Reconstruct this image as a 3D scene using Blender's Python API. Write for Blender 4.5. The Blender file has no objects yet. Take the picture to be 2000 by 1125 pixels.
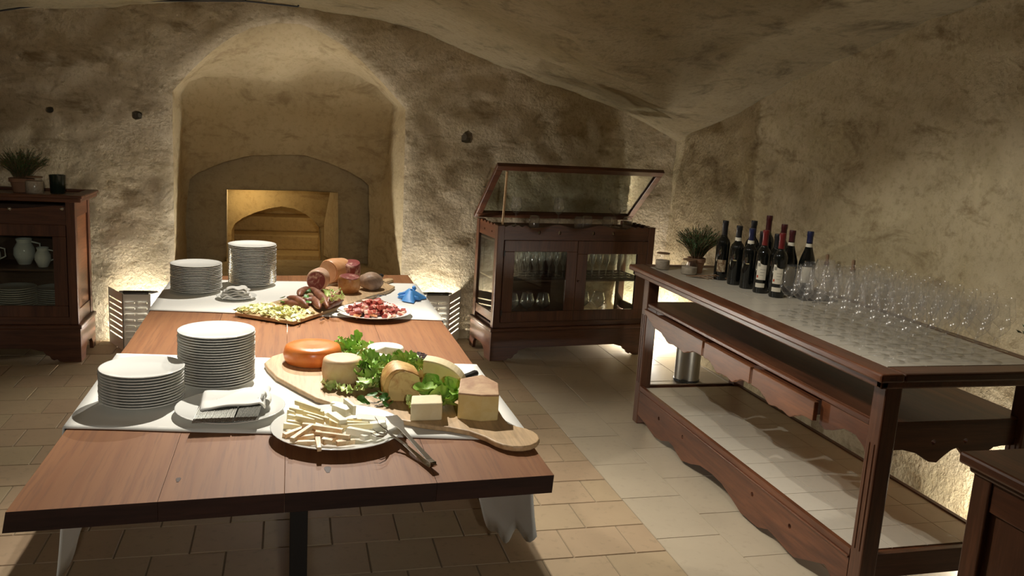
import bpy, math, random
from mathutils import Vector, Matrix, noise, geometry
random.seed(7)
S = bpy.context.scene
COL = S.collection
pi = math.pi

# ------------------------------------------------------------------ camera
F = 1653.55
CAM = Vector((0, 0, 1.68))
R_ = Vector((0.966892, -0.248188, 0.059343))
D_ = Vector((0.010566, -0.193412, -0.981061))
FW = Vector((0.254965, 0.949207, -0.184386))
cd = bpy.data.cameras.new('camera'); cam = bpy.data.objects.new('camera', cd); COL.objects.link(cam)
cd.sensor_width = 36; cd.lens = F / 2000 * 36; cd.clip_start = 0.05
m = Matrix((R_, -D_, -FW)).transposed().to_4x4(); m.translation = CAM
cam.matrix_world = m
S.camera = cam

# ------------------------------------------------------------------ world and exposure
w = bpy.data.worlds.new('world'); S.world = w; w.use_nodes = True
w.node_tree.nodes['Background'].inputs[0].default_value = (0.9, 0.8, 0.6, 1)
w.node_tree.nodes['Background'].inputs[1].default_value = 0.0
S.view_settings.view_transform = 'Standard'; S.view_settings.look = 'None'
S.view_settings.gamma = 1; S.view_settings.use_curve_mapping = False
S.view_settings.exposure = -0.08
S.cycles.transparent_max_bounces = 64
S.cycles.max_bounces = 10
S.cycles.diffuse_bounces = 5
S.cycles.caustics_reflective = False; S.cycles.caustics_refractive = False

def lamp(name, kind, loc, energy, color, radius=0.03, target=None, angle=None, blend=0.3):
    l = bpy.data.lights.new(name, kind); l.energy = energy; l.color = color
    l.shadow_soft_size = radius
    if kind == 'SPOT': l.spot_size = math.radians(angle); l.spot_blend = blend
    o = bpy.data.objects.new(name, l); COL.objects.link(o); o.location = loc
    if target is not None:
        o.rotation_euler = (Vector(target) - Vector(loc)).to_track_quat('-Z', 'Y').to_euler()
    return o

WARM = (1.0, 0.86, 0.62)
COOL = (1.0, 0.94, 0.83)
# the cable spotlights above the table
lamp('table_spotlight', 'SPOT', (0.12, 3.95, 2.35), 270, COOL, 0.015, (0.18, 2.95, 0.75), 100, 0.75)
lamp('table_spotlight', 'SPOT', (0.18, 5.1, 2.35), 140, COOL, 0.015, (0.05, 4.45, 0.75), 96, 0.5)
lamp('bar_spotlight', 'SPOT', (0.33, 3.6, 2.36), 68, COOL, 0.02, (2.1, 3.4, 0.6), 66, 0.4)
lamp('bar_spotlight', 'SPOT', (0.35, 2.9, 2.36), 60, COOL, 0.02, (1.95, 3.35, 0.1), 28, 0.15)
lamp('bar_spotlight', 'SPOT', (1.15, 2.75, 2.36), 42, COOL, 0.02, (2.35, 2.95, 0.9), 80, 0.6)
lamp('room_spotlight', 'SPOT', (0.2, -1.7, 2.22), 180, COOL, 0.05, (0.05, 4.0, 0.5), 40, 0.6)
# uplights on the floor along the walls
UP = (1.0, 0.95, 0.86)
UPL = [((-1.0, 6.42, 0.13), 22), ((1.06, 6.42, 0.13), 22), ((2.84, 6.28, 0.12), 36), ((2.93, 2.75, 0.12), 26), ((-3.05, 4.0, 0.12), 5), ((0.02, 6.395, 0.13), 60)]
for p_, e_ in UPL:
    lamp('floor_uplight', 'POINT', p_, e_, UP, 0.025)
lamp('stair_lamp', 'POINT', (-0.35, 7.6, 1.0), 3.0, (1.0, 0.80, 0.50), 0.03)
lamp('stair_lamp', 'POINT', (0.2, 8.3, 1.0), 2.0, (1.0, 0.80, 0.50), 0.03)

# ------------------------------------------------------------------ helpers
def ray(px, py):
    return R_ * ((px - 1000) / F) + D_ * ((py - 562.5) / F) + FW
def at(px, py, z):
    d = ray(px, py); return CAM + d * ((z - CAM.z) / d.z)
def aty(px, py, y):
    d = ray(px, py); return CAM + d * (y / d.y)
def atx(px, py, x):
    d = ray(px, py); return CAM + d * (x / d.x)

ORG = {}
def tag(o, label=None, cat=None, group=None, kind=None):
    if label: o['label'] = label
    if cat: o['category'] = cat
    if group: o['group'] = group
    if kind: o['kind'] = kind
    return o
def thing(name, label, cat, loc=(0, 0, 0), rz=0, group=None, world=True):
    """an Empty at the base of a thing; world=True means its parts are given in world coordinates"""
    o = bpy.data.objects.new(name, None); COL.objects.link(o)
    o.location = loc; o.rotation_euler = (0, 0, rz); o.empty_display_size = 0.05
    ORG[o] = Vector(loc) if world else Vector((0, 0, 0))
    return tag(o, label, cat, group)
class MB:
    def __init__(s): s.v = []; s.f = []
    def add(s, vs, fs):
        n = len(s.v); s.v += [tuple(v) for v in vs]; s.f += [tuple(i + n for i in f) for f in fs]; return s
    def box(s, x0, x1, y0, y1, z0, z1, T=None):
        vs = [Vector((x, y, z)) for z in (z0, z1) for y in (y0, y1) for x in (x0, x1)]
        if T: vs = [T @ v for v in vs]
        return s.add(vs, [(0, 2, 3, 1), (4, 5, 7, 6), (0, 1, 5, 4), (2, 6, 7, 3), (0, 4, 6, 2), (1, 3, 7, 5)])
    def lathe(s, prof, seg=24, c=(0, 0, 0), T=None, closed=False):
        vs = []; n = len(prof)
        for r, z in prof:
            for k in range(seg):
                a = 2 * pi * k / seg; vs.append(Vector((c[0] + r * math.cos(a), c[1] + r * math.sin(a), c[2] + z)))
        fs = []
        for i in range(n - 1 + (1 if closed else 0)):
            j = (i + 1) % n
            for k in range(seg):
                l = (k + 1) % seg; fs.append((i * seg + k, i * seg + l, j * seg + l, j * seg + k))
        if not closed:
            if prof[0][0] > 0.0005: fs.append(tuple(range(seg))[::-1])
            if prof[-1][0] > 0.0005: fs.append(tuple((n - 1) * seg + k for k in range(seg)))
        if T: vs = [T @ v for v in vs]
        return s.add(vs, fs)
    def tube(s, pts, r, seg=8, rs=None):
        pts = [Vector(p) for p in pts]; vs = []; up = Vector((0, 0, 1))
        for i, p in enumerate(pts):
            d = (pts[min(i + 1, len(pts) - 1)] - pts[max(i - 1, 0)]).normalized()
            a = d.cross(up)
            if a.length < 1e-3: a = d.cross(Vector((1, 0, 0)))
            a.normalize(); b = d.cross(a); rr = rs[i] if rs else r
            for k in range(seg):
                t = 2 * pi * k / seg; vs.append(p + (a * math.cos(t) + b * math.sin(t)) * rr)
        fs = [(i * seg + k, i * seg + (k + 1) % seg, (i + 1) * seg + (k + 1) % seg, (i + 1) * seg + k) for i in range(len(pts) - 1) for k in range(seg)]
        fs += [tuple(range(seg))[::-1], tuple((len(pts) - 1) * seg + k for k in range(seg))]
        return s.add(vs, fs)
    def prism(s, poly, fn, a, b):
        """poly: 2D outline; fn(u, v, w) -> point; extruded from w=a to w=b"""
        n = len(poly)
        vs = [Vector(fn(u, v, a)) for u, v in poly] + [Vector(fn(u, v, b)) for u, v in poly]
        fs = [tuple(range(n)), tuple(range(2 * n - 1, n - 1, -1))] + [(i, n + i, n + (i + 1) % n, (i + 1) % n) for i in range(n)]
        return s.add(vs, fs)
    def build(s, name, mat, parent=None, smooth=False, bevel=0, loc=None, sub=0, seg=2):
        org = ORG.get(parent, Vector((0, 0, 0))) if parent else Vector(loc or (0, 0, 0))
        me = bpy.data.meshes.new(name)
        me.from_pydata([(v[0] - org.x, v[1] - org.y, v[2] - org.z) for v in s.v], [], s.f); me.validate(); 
        me.materials.append(mat)
        import bmesh
        b = bmesh.new(); b.from_mesh(me); bmesh.ops.recalc_face_normals(b, faces=b.faces); b.to_mesh(me); b.free()
        o = bpy.data.objects.new(name, me); COL.objects.link(o)
        if parent: o.parent = parent; ORG[o] = org
        else: o.location = org; ORG[o] = org
        if bevel:
            md = o.modifiers.new('bevel', 'BEVEL'); md.width = bevel; md.segments = seg; md.limit_method = 'ANGLE'; md.angle_limit = 0.6
        if sub:
            md = o.modifiers.new('sub', 'SUBSURF'); md.levels = sub; md.render_levels = sub
        if smooth:
            me.polygons.foreach_set('use_smooth', [True] * len(me.polygons))
            if smooth != 'all':
                me.set_sharp_from_angle(angle=0.7)
        return o
def copy_tree(o, parent=None):
    c = o.copy(); COL.objects.link(c)
    if parent: c.parent = parent
    for ch in list(o.children): copy_tree(ch, c)
    return c
def place(proto, used, loc, rz=0, label=None, group=None, rot=None, scale=None):
    """first call moves the prototype itself, later calls copy it with its parts"""
    o = copy_tree(proto) if used[0] else proto
    used[0] = True
    o.location = loc; o.rotation_euler = rot or (0, 0, rz)
    if scale: o.scale = (scale,) * 3
    if label: o['label'] = label
    if group: o['group'] = group
    return o
ORD = ['topmost', 'second', 'third', 'fourth', 'fifth', 'sixth', 'seventh', 'eighth', 'ninth', 'tenth', 'eleventh', 'twelfth', 'thirteenth', 'fourteenth', 'fifteenth', 'sixteenth', 'seventeenth', 'eighteenth', 'nineteenth', 'twentieth', 'twenty-first', 'twenty-second', 'twenty-third', 'twenty-fourth', 'twenty-fifth']

# ------------------------------------------------------------------ materials
def mat(name, base=(0.5, 0.5, 0.5), rough=0.5, metal=0.0, spec=0.5, **kw):
    m = bpy.data.materials.new(name); m.use_nodes = True
    b = m.node_tree.nodes['Principled BSDF']
    b.inputs['Base Color'].default_value = (*base, 1); b.inputs['Roughness'].default_value = rough
    b.inputs['Metallic'].default_value = metal; b.inputs['Specular IOR Level'].default_value = spec
    for k, v in kw.items(): b.inputs[k].default_value = v
    return m
class N:
    def __init__(s, m): s.m = m; s.t = m.node_tree; s.b = s.t.nodes['Principled BSDF']; s.tc = s.t.nodes.new('ShaderNodeTexCoord')
    def n(s, t, **kw):
        x = s.t.nodes.new('ShaderNode' + t)
        for k, v in kw.items():
            if k in x.inputs: x.inputs[k].default_value = v
            else: setattr(x, k, v)
        return x
    def l(s, a, b): s.t.links.new(a, b)
    def coords(s, scale=(1, 1, 1), rnd=True):
        mp = s.n('Mapping'); mp.inputs['Scale'].default_value = scale
        if rnd:
            oi = s.n('ObjectInfo'); mu = s.n('Math', operation='MULTIPLY'); mu.inputs[1].default_value = 37.0
            s.l(oi.outputs['Random'], mu.inputs[0]); cx = s.n('CombineXYZ')
            s.l(mu.outputs[0], cx.inputs[0]); s.l(mu.outputs[0], cx.inputs[2])
            s.l(s.tc.outputs['Object'], mp.inputs['Vector']); va = s.n('VectorMath', operation='ADD')
            s.l(mp.outputs[0], va.inputs[0]); s.l(cx.outputs[0], va.inputs[1]); return va.outputs[0]
        s.l(s.tc.outputs['Object'], mp.inputs['Vector']); return mp.outputs[0]
    def noise(s, vec, scale, detail=4, rough=0.55, dist=0):
        x = s.n('TexNoise', Scale=scale, Detail=detail, Roughness=rough, Distortion=dist)
        s.l(vec, x.inputs['Vector']); return x.outputs['Fac']
    def ramp(s, fac, stops):
        r = s.n('ValToRGB'); e = r.color_ramp.elements
        while len(e) < len(stops): e.new(0.5)
        for i, (p, c) in enumerate(stops): e[i].position = p; e[i].color = (*c, 1) if len(c) == 3 else c
        s.l(fac, r.inputs[0]); return r.outputs[0]
    def mix(s, fac, a, b, mode='MIX'):
        x = s.n('Mix', data_type='RGBA', blend_type=mode)
        if isinstance(fac, (int, float)): x.inputs[0].default_value = fac
        else: s.l(fac, x.inputs[0])
        for i, q in ((6, a), (7, b)):
            if isinstance(q, tuple): x.inputs[i].default_value = (*q, 1)
            else: s.l(q, x.inputs[i])
        return x.outputs[2]
    def bump(s, h, strength=0.3, dist=0.01, prev=None):
        x = s.n('Bump', Strength=strength, Distance=dist); s.l(h, x.inputs['Height'])
        if prev is not None: s.l(prev, x.inputs['Normal'])
        s.l(x.outputs[0], s.b.inputs['Normal']); return x.outputs[0]
    def col(s, c): s.l(c, s.b.inputs['Base Color'])

def wood(name, dark, light, axis='z', rough=0.4, scale=1.0, bump=0.15, spec=0.5):
    m = mat(name, light, rough, spec=spec); q = N(m)
    k = {'x': (1.2, 14, 14), 'y': (14, 1.2, 14), 'z': (14, 14, 1.2)}[axis]
    v = q.coords(tuple(a * scale for a in k))
    n1 = q.noise(v, 1.0, 5, 0.6, 0.6); n2 = q.noise(v, 7.0, 3, 0.6)
    c = q.ramp(n1, [(0.3, dark), (0.7, light)]); c2 = q.ramp(n2, [(0.35, (0.62,) * 3), (0.6, (1, 1, 1))])
    q.col(q.mix(0.7, c, c2, 'MULTIPLY')); q.bump(n2, bump, 0.002); return m

def plaster(name, base, dark, olive, bs=1.0, rough=0.95, grain=1.0, stain=0.5):
    m = mat(name, base, rough, spec=0.15); q = N(m)
    v = q.coords((1, 1, 1), rnd=False)
    big = q.noise(v, 0.9, 6, 0.65, 0.3); mpz = q.n('Mapping'); mpz.inputs['Scale'].default_value = (0.7, 0.7, 1.5); q.l(v, mpz.inputs['Vector']); med = q.noise(mpz.outputs[0], 4.6, 7, 0.7, 0.5); fine = q.noise(v, 26, 6, 0.7)
    c = q.mix(q.ramp(big, [(0.40, (0, 0, 0)), (0.66, (0.8,) * 3)]), base, olive)
    c = q.mix(q.ramp(med, [(stain + 0.03, (0, 0, 0)), (stain + 0.17, (0.8,) * 3)]), c, dark)
    c = q.mix(q.ramp(fine, [(0.35, (0.35,) * 3), (0.5, (0, 0, 0))]), c, dark)
    q.col(c)
    sp = q.noise(v, 55, 4, 0.7); vo = q.n('TexVoronoi', Scale=38.0); q.l(v, vo.inputs['Vector'])
    b = q.bump(fine, 0.55 * bs, 0.03 * grain); b = q.bump(sp, 0.5 * bs, 0.015 * grain, b); q.bump(vo.outputs['Distance'], 0.25 * bs, 0.012 * grain, b)
    return m
M = {}
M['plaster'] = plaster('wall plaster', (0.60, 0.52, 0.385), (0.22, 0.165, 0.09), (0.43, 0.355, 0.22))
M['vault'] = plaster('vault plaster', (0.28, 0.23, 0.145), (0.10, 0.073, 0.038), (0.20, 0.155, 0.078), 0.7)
M['plaster_right'] = plaster('right wall plaster', (0.56, 0.475, 0.315), (0.22, 0.16, 0.08), (0.40, 0.325, 0.17))
M['niche'] = plaster('niche plaster', (0.52, 0.43, 0.27), (0.27, 0.20, 0.11), (0.40, 0.31, 0.17), 0.45)
M['ochre'] = plaster('ochre plaster', (0.62, 0.45, 0.20), (0.34, 0.20, 0.07), (0.55, 0.38, 0.15), 0.4)
M['wood'] = wood('dark walnut wood', (0.055, 0.019, 0.009), (0.15, 0.058, 0.027), 'z', 0.35)
M['wood_x'] = wood('dark walnut wood, level grain', (0.055, 0.019, 0.009), (0.15, 0.058, 0.027), 'x', 0.35)
M['wood_y'] = wood('dark walnut wood, deep grain', (0.065, 0.02, 0.009), (0.175, 0.062, 0.026), 'y', 0.35)
M['wood_in'] = wood('cabinet inside wood', (0.05, 0.02, 0.01), (0.10, 0.042, 0.02), 'x', 0.6)
M['drawer'] = wood('brown drawer wood', (0.12, 0.042, 0.015), (0.25, 0.095, 0.036), 'y', 0.4)
M['board'] = wood('pale beech board', (0.50, 0.33, 0.17), (0.62, 0.43, 0.24), 'y', 0.5, 0.7, 0.05)
M['board_x'] = wood('pale beech handle', (0.52, 0.35, 0.18), (0.62, 0.44, 0.25), 'x', 0.5, 0.7, 0.05)
M['twig'] = mat('dry wood twig', (0.22, 0.13, 0.07), 0.8)
M['ceramic'] = mat('white glazed porcelain', (0.80, 0.80, 0.76), 0.12)
M['cloth'] = mat('white linen', (0.80, 0.79, 0.74), 0.9, spec=0.1)
q = N(M['cloth']); v = q.coords((1, 1, 1)); q.bump(q.noise(v, 700, 2), 0.15, 0.001)
M['steel'] = mat('polished steel', (0.55, 0.53, 0.48), 0.18, 1.0)
M['dullsteel'] = mat('brushed steel', (0.42, 0.40, 0.34), 0.34, 1.0)
M['black'] = mat('black plastic', (0.02, 0.02, 0.02), 0.4)
M['blackmetal'] = mat('black metal', (0.02, 0.018, 0.018), 0.5)
M['whitemetal'] = mat('white painted metal', (0.80, 0.79, 0.74), 0.45)
M['blue'] = mat('blue nitrile rubber', (0.09, 0.36, 0.86), 0.5)
M['terracotta'] = mat('terracotta', (0.36, 0.20, 0.12), 0.8)
M['slate'] = mat('dark slate', (0.03, 0.03, 0.03), 0.5)
# thin clear glass: fresnel mix of clear and mirror
def glassmat(name, tint=(0.97, 0.98, 0.97), k=1.0, ior=1.5, rough=0.02, extra=0.04, haze=0.0, power=4.0):
    m = bpy.data.materials.new(name); m.use_nodes = True; t = m.node_tree; t.nodes.clear()
    o = t.nodes.new('ShaderNodeOutputMaterial'); mx = t.nodes.new('ShaderNodeMixShader')
    tr = t.nodes.new('ShaderNodeBsdfTransparent'); gl = t.nodes.new('ShaderNodeBsdfGlossy'); fr = t.nodes.new('ShaderNodeLayerWeight')
    tr.inputs[0].default_value = (*tint, 1); gl.inputs['Roughness'].default_value = rough
    lw = fr; lw.inputs[0].default_value = 0.5; pw = t.nodes.new('ShaderNodeMath'); pw.operation = 'POWER'; pw.inputs[1].default_value = power
    ma = t.nodes.new('ShaderNodeMath'); ma.operation = 'MULTIPLY_ADD'
    ma.inputs[1].default_value = k; ma.inputs[2].default_value = extra; ma.use_clamp = True
    t.links.new(lw.outputs['Facing'], pw.inputs[0]); t.links.new(pw.outputs[0], ma.inputs[0]); t.links.new(ma.outputs[0], mx.inputs[0])
    df = t.nodes.new('ShaderNodeBsdfDiffuse'); df.inputs[0].default_value = (0.9, 0.9, 0.88, 1); m2 = t.nodes.new('ShaderNodeMixShader'); m2.inputs[0].default_value = haze  # pale diffuse haze stands in for light caught in the glass
    t.links.new(tr.outputs[0], m2.inputs[1]); t.links.new(df.outputs[0], m2.inputs[2]); t.links.new(m2.outputs[0], mx.inputs[1]); t.links.new(gl.outputs[0], mx.inputs[2]); t.links.new(mx.outputs[0], o.inputs[0])
    return m
M['glass'] = glassmat('clear drinking glass', (0.998, 0.998, 0.998), 0.6, 1.45, 0.20, 0.045, 0.022)
M['cutlery'] = mat('stainless cutlery', (0.16, 0.155, 0.13), 0.5, 0.6)
M['crystal'] = glassmat('bright-edged crystal', (0.99, 0.99, 0.99), 1.0, 1.45, 0.12, 0.08, 0.06, 2.2)  # raised edge sheen and haze stand in for refracted light
M['pane'] = glassmat('cabinet pane glass', (0.90, 0.93, 0.90), 0.9, 1.5, 0.01, 0.05)
M['bottle'] = mat('near-black wine bottle glass', (0.006, 0.007, 0.006), 0.06, spec=0.6)
# ------------------------------------------------------------------ the room
XR, XL, YB, YF = 3.06, -3.3, 6.5, -2.2
def interp(tab, x):
    if x <= tab[0][0]: return tab[0][1]
    for (a, b), (c, d) in zip(tab, tab[1:]):
        if x <= c:
            return b + (d - b) * (x - a) / (c - a)
    return tab[-1][1]
ZB = [(-3.4, 1.62), (-2.9, 1.86), (-2.4, 2.06), (-1.86, 2.24), (-1.3, 2.33), (-0.97, 2.385), (-0.31, 2.455), (0.05, 2.45), (0.66, 2.40), (1.04, 2.31), (1.48, 2.175), (1.87, 2.055), (2.3, 1.96), (2.6, 1.88), (2.85, 1.77), (3.12, 1.64)]
ZR = [(-3.0, 1.6), (-2.2, 1.66), (-1.2, 1.95), (0, 2.24), (1.2, 2.42), (2.2, 2.48), (3.2, 2.42), (4.1, 2.26), (4.5, 2.17), (5.0, 2.03), (5.5, 1.90), (6.0, 1.79), (6.6, 1.62)]
def nz(p, s=1.0, seed=0.0):
    return noise.noise(Vector(p) * s + Vector((seed, seed * 1.7, -seed)))
def rough_off(p):
    return 0.018 * nz(p, 1.3, 3) + 0.012 * nz(p, 3.5, 8) + 0.007 * nz(p, 9, 1) + 0.004 * nz(p, 22, 5)
def vault_z(x, y):
    a = interp(ZB, x) + 0.02 * nz((x, y, 0), 1.7, 2); b = interp(ZR, y) + 0.02 * nz((x, y, 0), 1.9, 6)
    return max(a, b)
# ceiling: a cross vault of two barrels
b = MB(); st = 0.05
nx = int((XR + 0.12 - XL + 0.12) / st); ny = int((YB + 0.12 - YF + 0.1) / st)
vs = []
for j in range(ny + 1):
    for i in range(nx + 1):
        x = XL - 0.12 + i * st; y = YF - 0.1 + j * st
        vs.append((x, y, vault_z(x, y) + rough_off((x, y, 0))))
b.add(vs, [(j * (nx + 1) + i, (j + 1) * (nx + 1) + i, (j + 1) * (nx + 1) + i + 1, j * (nx + 1) + i + 1) for j in range(ny) for i in range(nx)])
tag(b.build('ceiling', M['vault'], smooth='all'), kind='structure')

# back wall with the arched niche opening and three beam holes cut in it
def arch_pts(x0, x1, zs, apex, n=24, skew=0.0, p=2.0):
    pts = []
    for k in range(n + 1):
        t = k / n; a = pi * (1 - t); x = (x0 + x1) / 2 + (x1 - x0) / 2 * math.cos(a)
        pts.append((x, zs + (apex - zs) * math.sin(a) ** (2 / p)))
    return pts
SILL = 0.46
NI = [(-0.81, SILL), (-0.81, 0.9), (-0.81, 1.3)] + [(-0.81, 1.80)] + [(-0.70, 1.93), (-0.58, 2.06), (-0.44, 2.18), (-0.28, 2.275), (-0.10, 2.325), (0.06, 2.33), (0.20, 2.29), (0.36, 2.21), (0.52, 2.09), (0.66, 1.96), (0.78, 1.84), (0.84, 1.775)] + [(0.845, 1.3), (0.85, 0.9), (0.85, SILL)]
def dens(pl, st=0.06, closed=True):
    out = []
    n = len(pl)
    for i in range(n if closed else n - 1):
        a = Vector(pl[i]); c = Vector(pl[(i + 1) % n]); k = max(1, int((c - a).length / st))
        for j in range(k): out.append(tuple(a + (c - a) * j / k))
    if not closed: out.append(tuple(pl[-1]))
    return out
def hole(cx, cz, r, seed):
    return [(cx + r * (1 + 0.25 * nz((k, seed, 0), 1.1)) * math.cos(2 * pi * k / 10), cz + 0.85 * r * (1 + 0.25 * nz((k, seed, 3), 1.1)) * math.sin(2 * pi * k / 10)) for k in range(10)]
def inside(p, pl):
    r = False; n = len(pl)
    for i in range(n):
        a = pl[i]; c = pl[(i + 1) % n]
        if (a[1] > p[1]) != (c[1] > p[1]) and p[0] < (c[0] - a[0]) * (p[1] - a[1]) / (c[1] - a[1]) + a[0]: r = not r
    return r
HOLES = [hole(-1.59, 1.62, 0.028, 1), hole(-1.037, 1.618, 0.036, 2), [(1.275, 1.56), (1.27, 1.60), (1.295, 1.635), (1.325, 1.65), (1.355, 1.63), (1.365, 1.59), (1.35, 1.555), (1.31, 1.55)]]
def wall_mesh(name, outer, holes, fn, st, m, jit=0.3):
    ed = []; pts = []
    for pl in [outer] + holes:
        n0 = len(pts); pts += [Vector(p) for p in pl]; ed += [(n0 + i, n0 + (i + 1) % len(pl)) for i in range(len(pl))]
    xs = [p[0] for p in outer]; zs = [p[1] for p in outer]
    x = min(xs) + st / 2
    bd = list(pts)
    while x < max(xs):
        z = min(zs) + st / 2
        while z < max(zs):
            p = (x + random.uniform(-jit, jit) * st, z + random.uniform(-jit, jit) * st)
            if inside(p, outer) and not any(inside(p, h) for h in holes): pts.append(Vector(p))
            z += st
        x += st
    r = geometry.delaunay_2d_cdt(pts, ed, [], 0, 1e-5)
    fs = []
    for f in r[2]:
        c = sum((r[0][i] for i in f), Vector((0, 0))) / len(f)
        if inside(c, outer) and not any(inside(c, h) for h in holes): fs.append(tuple(f))
    b = MB(); b.add([fn(p[0], p[1]) for p in r[0]], fs)
    return b.build(name, m, smooth='all')
def back_fn(x, z):
    # rounded lip around the niche
    d = min(math.hypot(x - a, z - c) for a, c in NI_D)
    lip = 0.035 * max(0, 1 - d / 0.07) ** 2
    return (x, YB + lip + rough_off((x, 0, z)) * 1.2, z)
NI_D = dens(NI, 0.05)
outer = dens([(XL - 0.1, -0.02), (XR + 0.12, -0.02), (XR + 0.12, 1.66)] + [(x, z + 0.06) for x, z in reversed(ZB)][1:] , 0.06)
back = wall_mesh('wall_back', outer, [NI_D] + HOLES, back_fn, 0.045, M['plaster'])
tag(back, kind='structure')
# pockets behind the beam holes
for h in HOLES:
    cx = sum(p[0] for p in h) / len(h); cz = sum(p[1] for p in h) / len(h); n = len(h)
    b = MB(); vs = []
    for dy, s in ((0.0, 1.02), (0.08, 0.9), (0.16, 0.6)):
        vs += [(cx + (p[0] - cx) * s, YB + dy + (rough_off((p[0], 0, p[1])) * 1.2 if dy == 0 else 0.0), cz + (p[1] - cz) * s) for p in h]
    b.add(vs, [(k * n + i, k * n + (i + 1) % n, (k + 1) * n + (i + 1) % n, (k + 1) * n + i) for k in (0, 1) for i in range(n)] + [tuple(2 * n + i for i in range(n))])
    tag(b.build('beam_pocket', M['plaster'], back), label='dark beam hole left in the plaster')

# niche: splayed reveal lofted from the room side to its back wall
NB = 7.2
INN = [(-0.81, SILL), (-0.805, 0.75), (-0.79, 1.0)] + [(-0.765, 1.13)] + [(-0.70, 1.195), (-0.60, 1.245), (-0.48, 1.285), (-0.32, 1.325), (-0.16, 1.348), (0.0, 1.354), (0.12, 1.35), (0.26, 1.325), (0.38, 1.29), (0.48, 1.25), (0.57, 1.20), (0.638, 1.144)] + [(0.645, 0.95), (0.65, 0.75), (0.655, SILL)]
b = MB(); vs = []; LV = 20
OUT2 = dens(NI, 0.08, False)
def resample(pl, n):
    L = [0]
    for a, c in zip(pl, pl[1:]): L.append(L[-1] + math.dist(a, c))
    out = []; j = 0
    for k in range(n):
        t = L[-1] * k / (n - 1)
        while j < len(L) - 2 and L[j + 1] < t: j += 1
        u = (t - L[j]) / max(1e-9, L[j + 1] - L[j]); out.append((pl[j][0] + (pl[j + 1][0] - pl[j][0]) * u, pl[j][1] + (pl[j + 1][1] - pl[j][1]) * u))
    return out
def piecewise(pl, k1, k2, n):
    return resample(pl[:k1 + 1], n[0])[:-1] + resample(pl[k1:k2 + 1], n[1])[:-1] + resample(pl[k2:], n[2])
nn = (24, 64, 24)
MIDR = [(-0.81, SILL), (-0.81, 0.75), (-0.81, 1.2), (-0.81, 1.78), (-0.76, 1.88), (-0.643, 1.937), (-0.493, 1.944), (-0.342, 1.94), (-0.188, 1.927), (-0.05, 1.918), (0.085, 1.966), (0.202, 2.022), (0.362, 2.046), (0.524, 2.018), (0.67, 1.941), (0.80, 1.82), (0.74, 1.2), (0.70, 0.75), (0.69, SILL)]
A_ = piecewise(NI, 3, 15, nn); B_ = piecewise(INN, 3, 15, nn); NP = len(A_); M_ = piecewise(MIDR, 3, 15, nn)
for k in range(LV + 1):
    t = k / LV
    for (ax, az), (mx, mz), (bx, bz) in zip(A_, M_, B_):
        # the vault drops in a curve toward the back, the jambs run straight
        if t <= 0.6: q_ = t / 0.6; x = ax + (mx - ax) * q_; z = az + (mz - az) * q_; y = YB + (7.08 - YB) * q_ + 0.035 * max(0, 1 - t * 8)
        else: q_ = (t - 0.6) / 0.4; x = mx + (bx - mx) * q_; z = mz + (bz - mz) * q_; y = 7.08 + (NB - 7.08) * q_ ** 1.3
        if k == 0: y = YB + 0.035 + rough_off((ax, 0, az)) * 1.2
        d = rough_off((x * 1.1, y, z * 1.3)) * 1.2
        vs.append((x + (d if k else 0) * (-1 if x > 0 else 1) * 0.6, y, z + (d if k and z > 1.2 else 0)))
b.add(vs, [(k * NP + i, k * NP + i + 1, (k + 1) * NP + i + 1, (k + 1) * NP + i) for k in range(LV) for i in range(NP - 1)])
tag(b.build('wall_niche', M['niche'], smooth='all'), kind='structure')
# niche sill and back wall with its square opening
b = MB(); b.box(-0.86, 0.90, YB + 0.02, NB + 0.25, SILL - 0.1, SILL)
tag(b.build('trim_sill', M['niche'], bevel=0.01), kind='structure')
DO = [(-0.501, SILL), (-0.501, 0.75), (-0.499, 1.055), (-0.2, 1.062), (0.1, 1.068), (0.393, 1.065), (0.402, 0.75), (0.409, SILL)]
INX = [(x + 0.04 * (-1 if x < 0 else 1) * min(1, abs(x) / 0.4), z + (0.04 if z > 1.1 else 0)) for x, z in INN]
outl = dens([INX[0]] + INX[1:-1] + [INX[-1]] + [(0.409, SILL)] + DO[::-1][1:-1] + [(-0.501, SILL)], 0.07)
nb = wall_mesh('wall_niche_back', outl, [], lambda x, z: (x, NB + 0.12 + rough_off((x, 2, z)) * 0.8, z), 0.05, M['niche'])
tag(nb, kind='structure')
# reveal of the square opening, splayed inward
b = MB(); vs = []
D2 = [(-0.52, SILL), (-0.52, 0.75), (-0.52, 1.12), (-0.2, 1.12), (0.1, 1.12), (0.36, 1.12), (0.30, 0.75), (0.30, SILL)]
for t in (0, 0.25, 0.5, 0.75, 1):
    vs += [(a[0] + (c[0] - a[0]) * t, NB + 0.10 + 0.43 * t, a[1] + (c[1] - a[1]) * t) for a, c in zip(DO, D2)]
b.add(vs, [(k * 8 + i, k * 8 + i + 1, k * 8 + 9 + i, k * 8 + 8 + i) for k in range(4) for i in range(7)])
tag(b.build('wall_passage', M['niche']), kind='structure')
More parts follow.
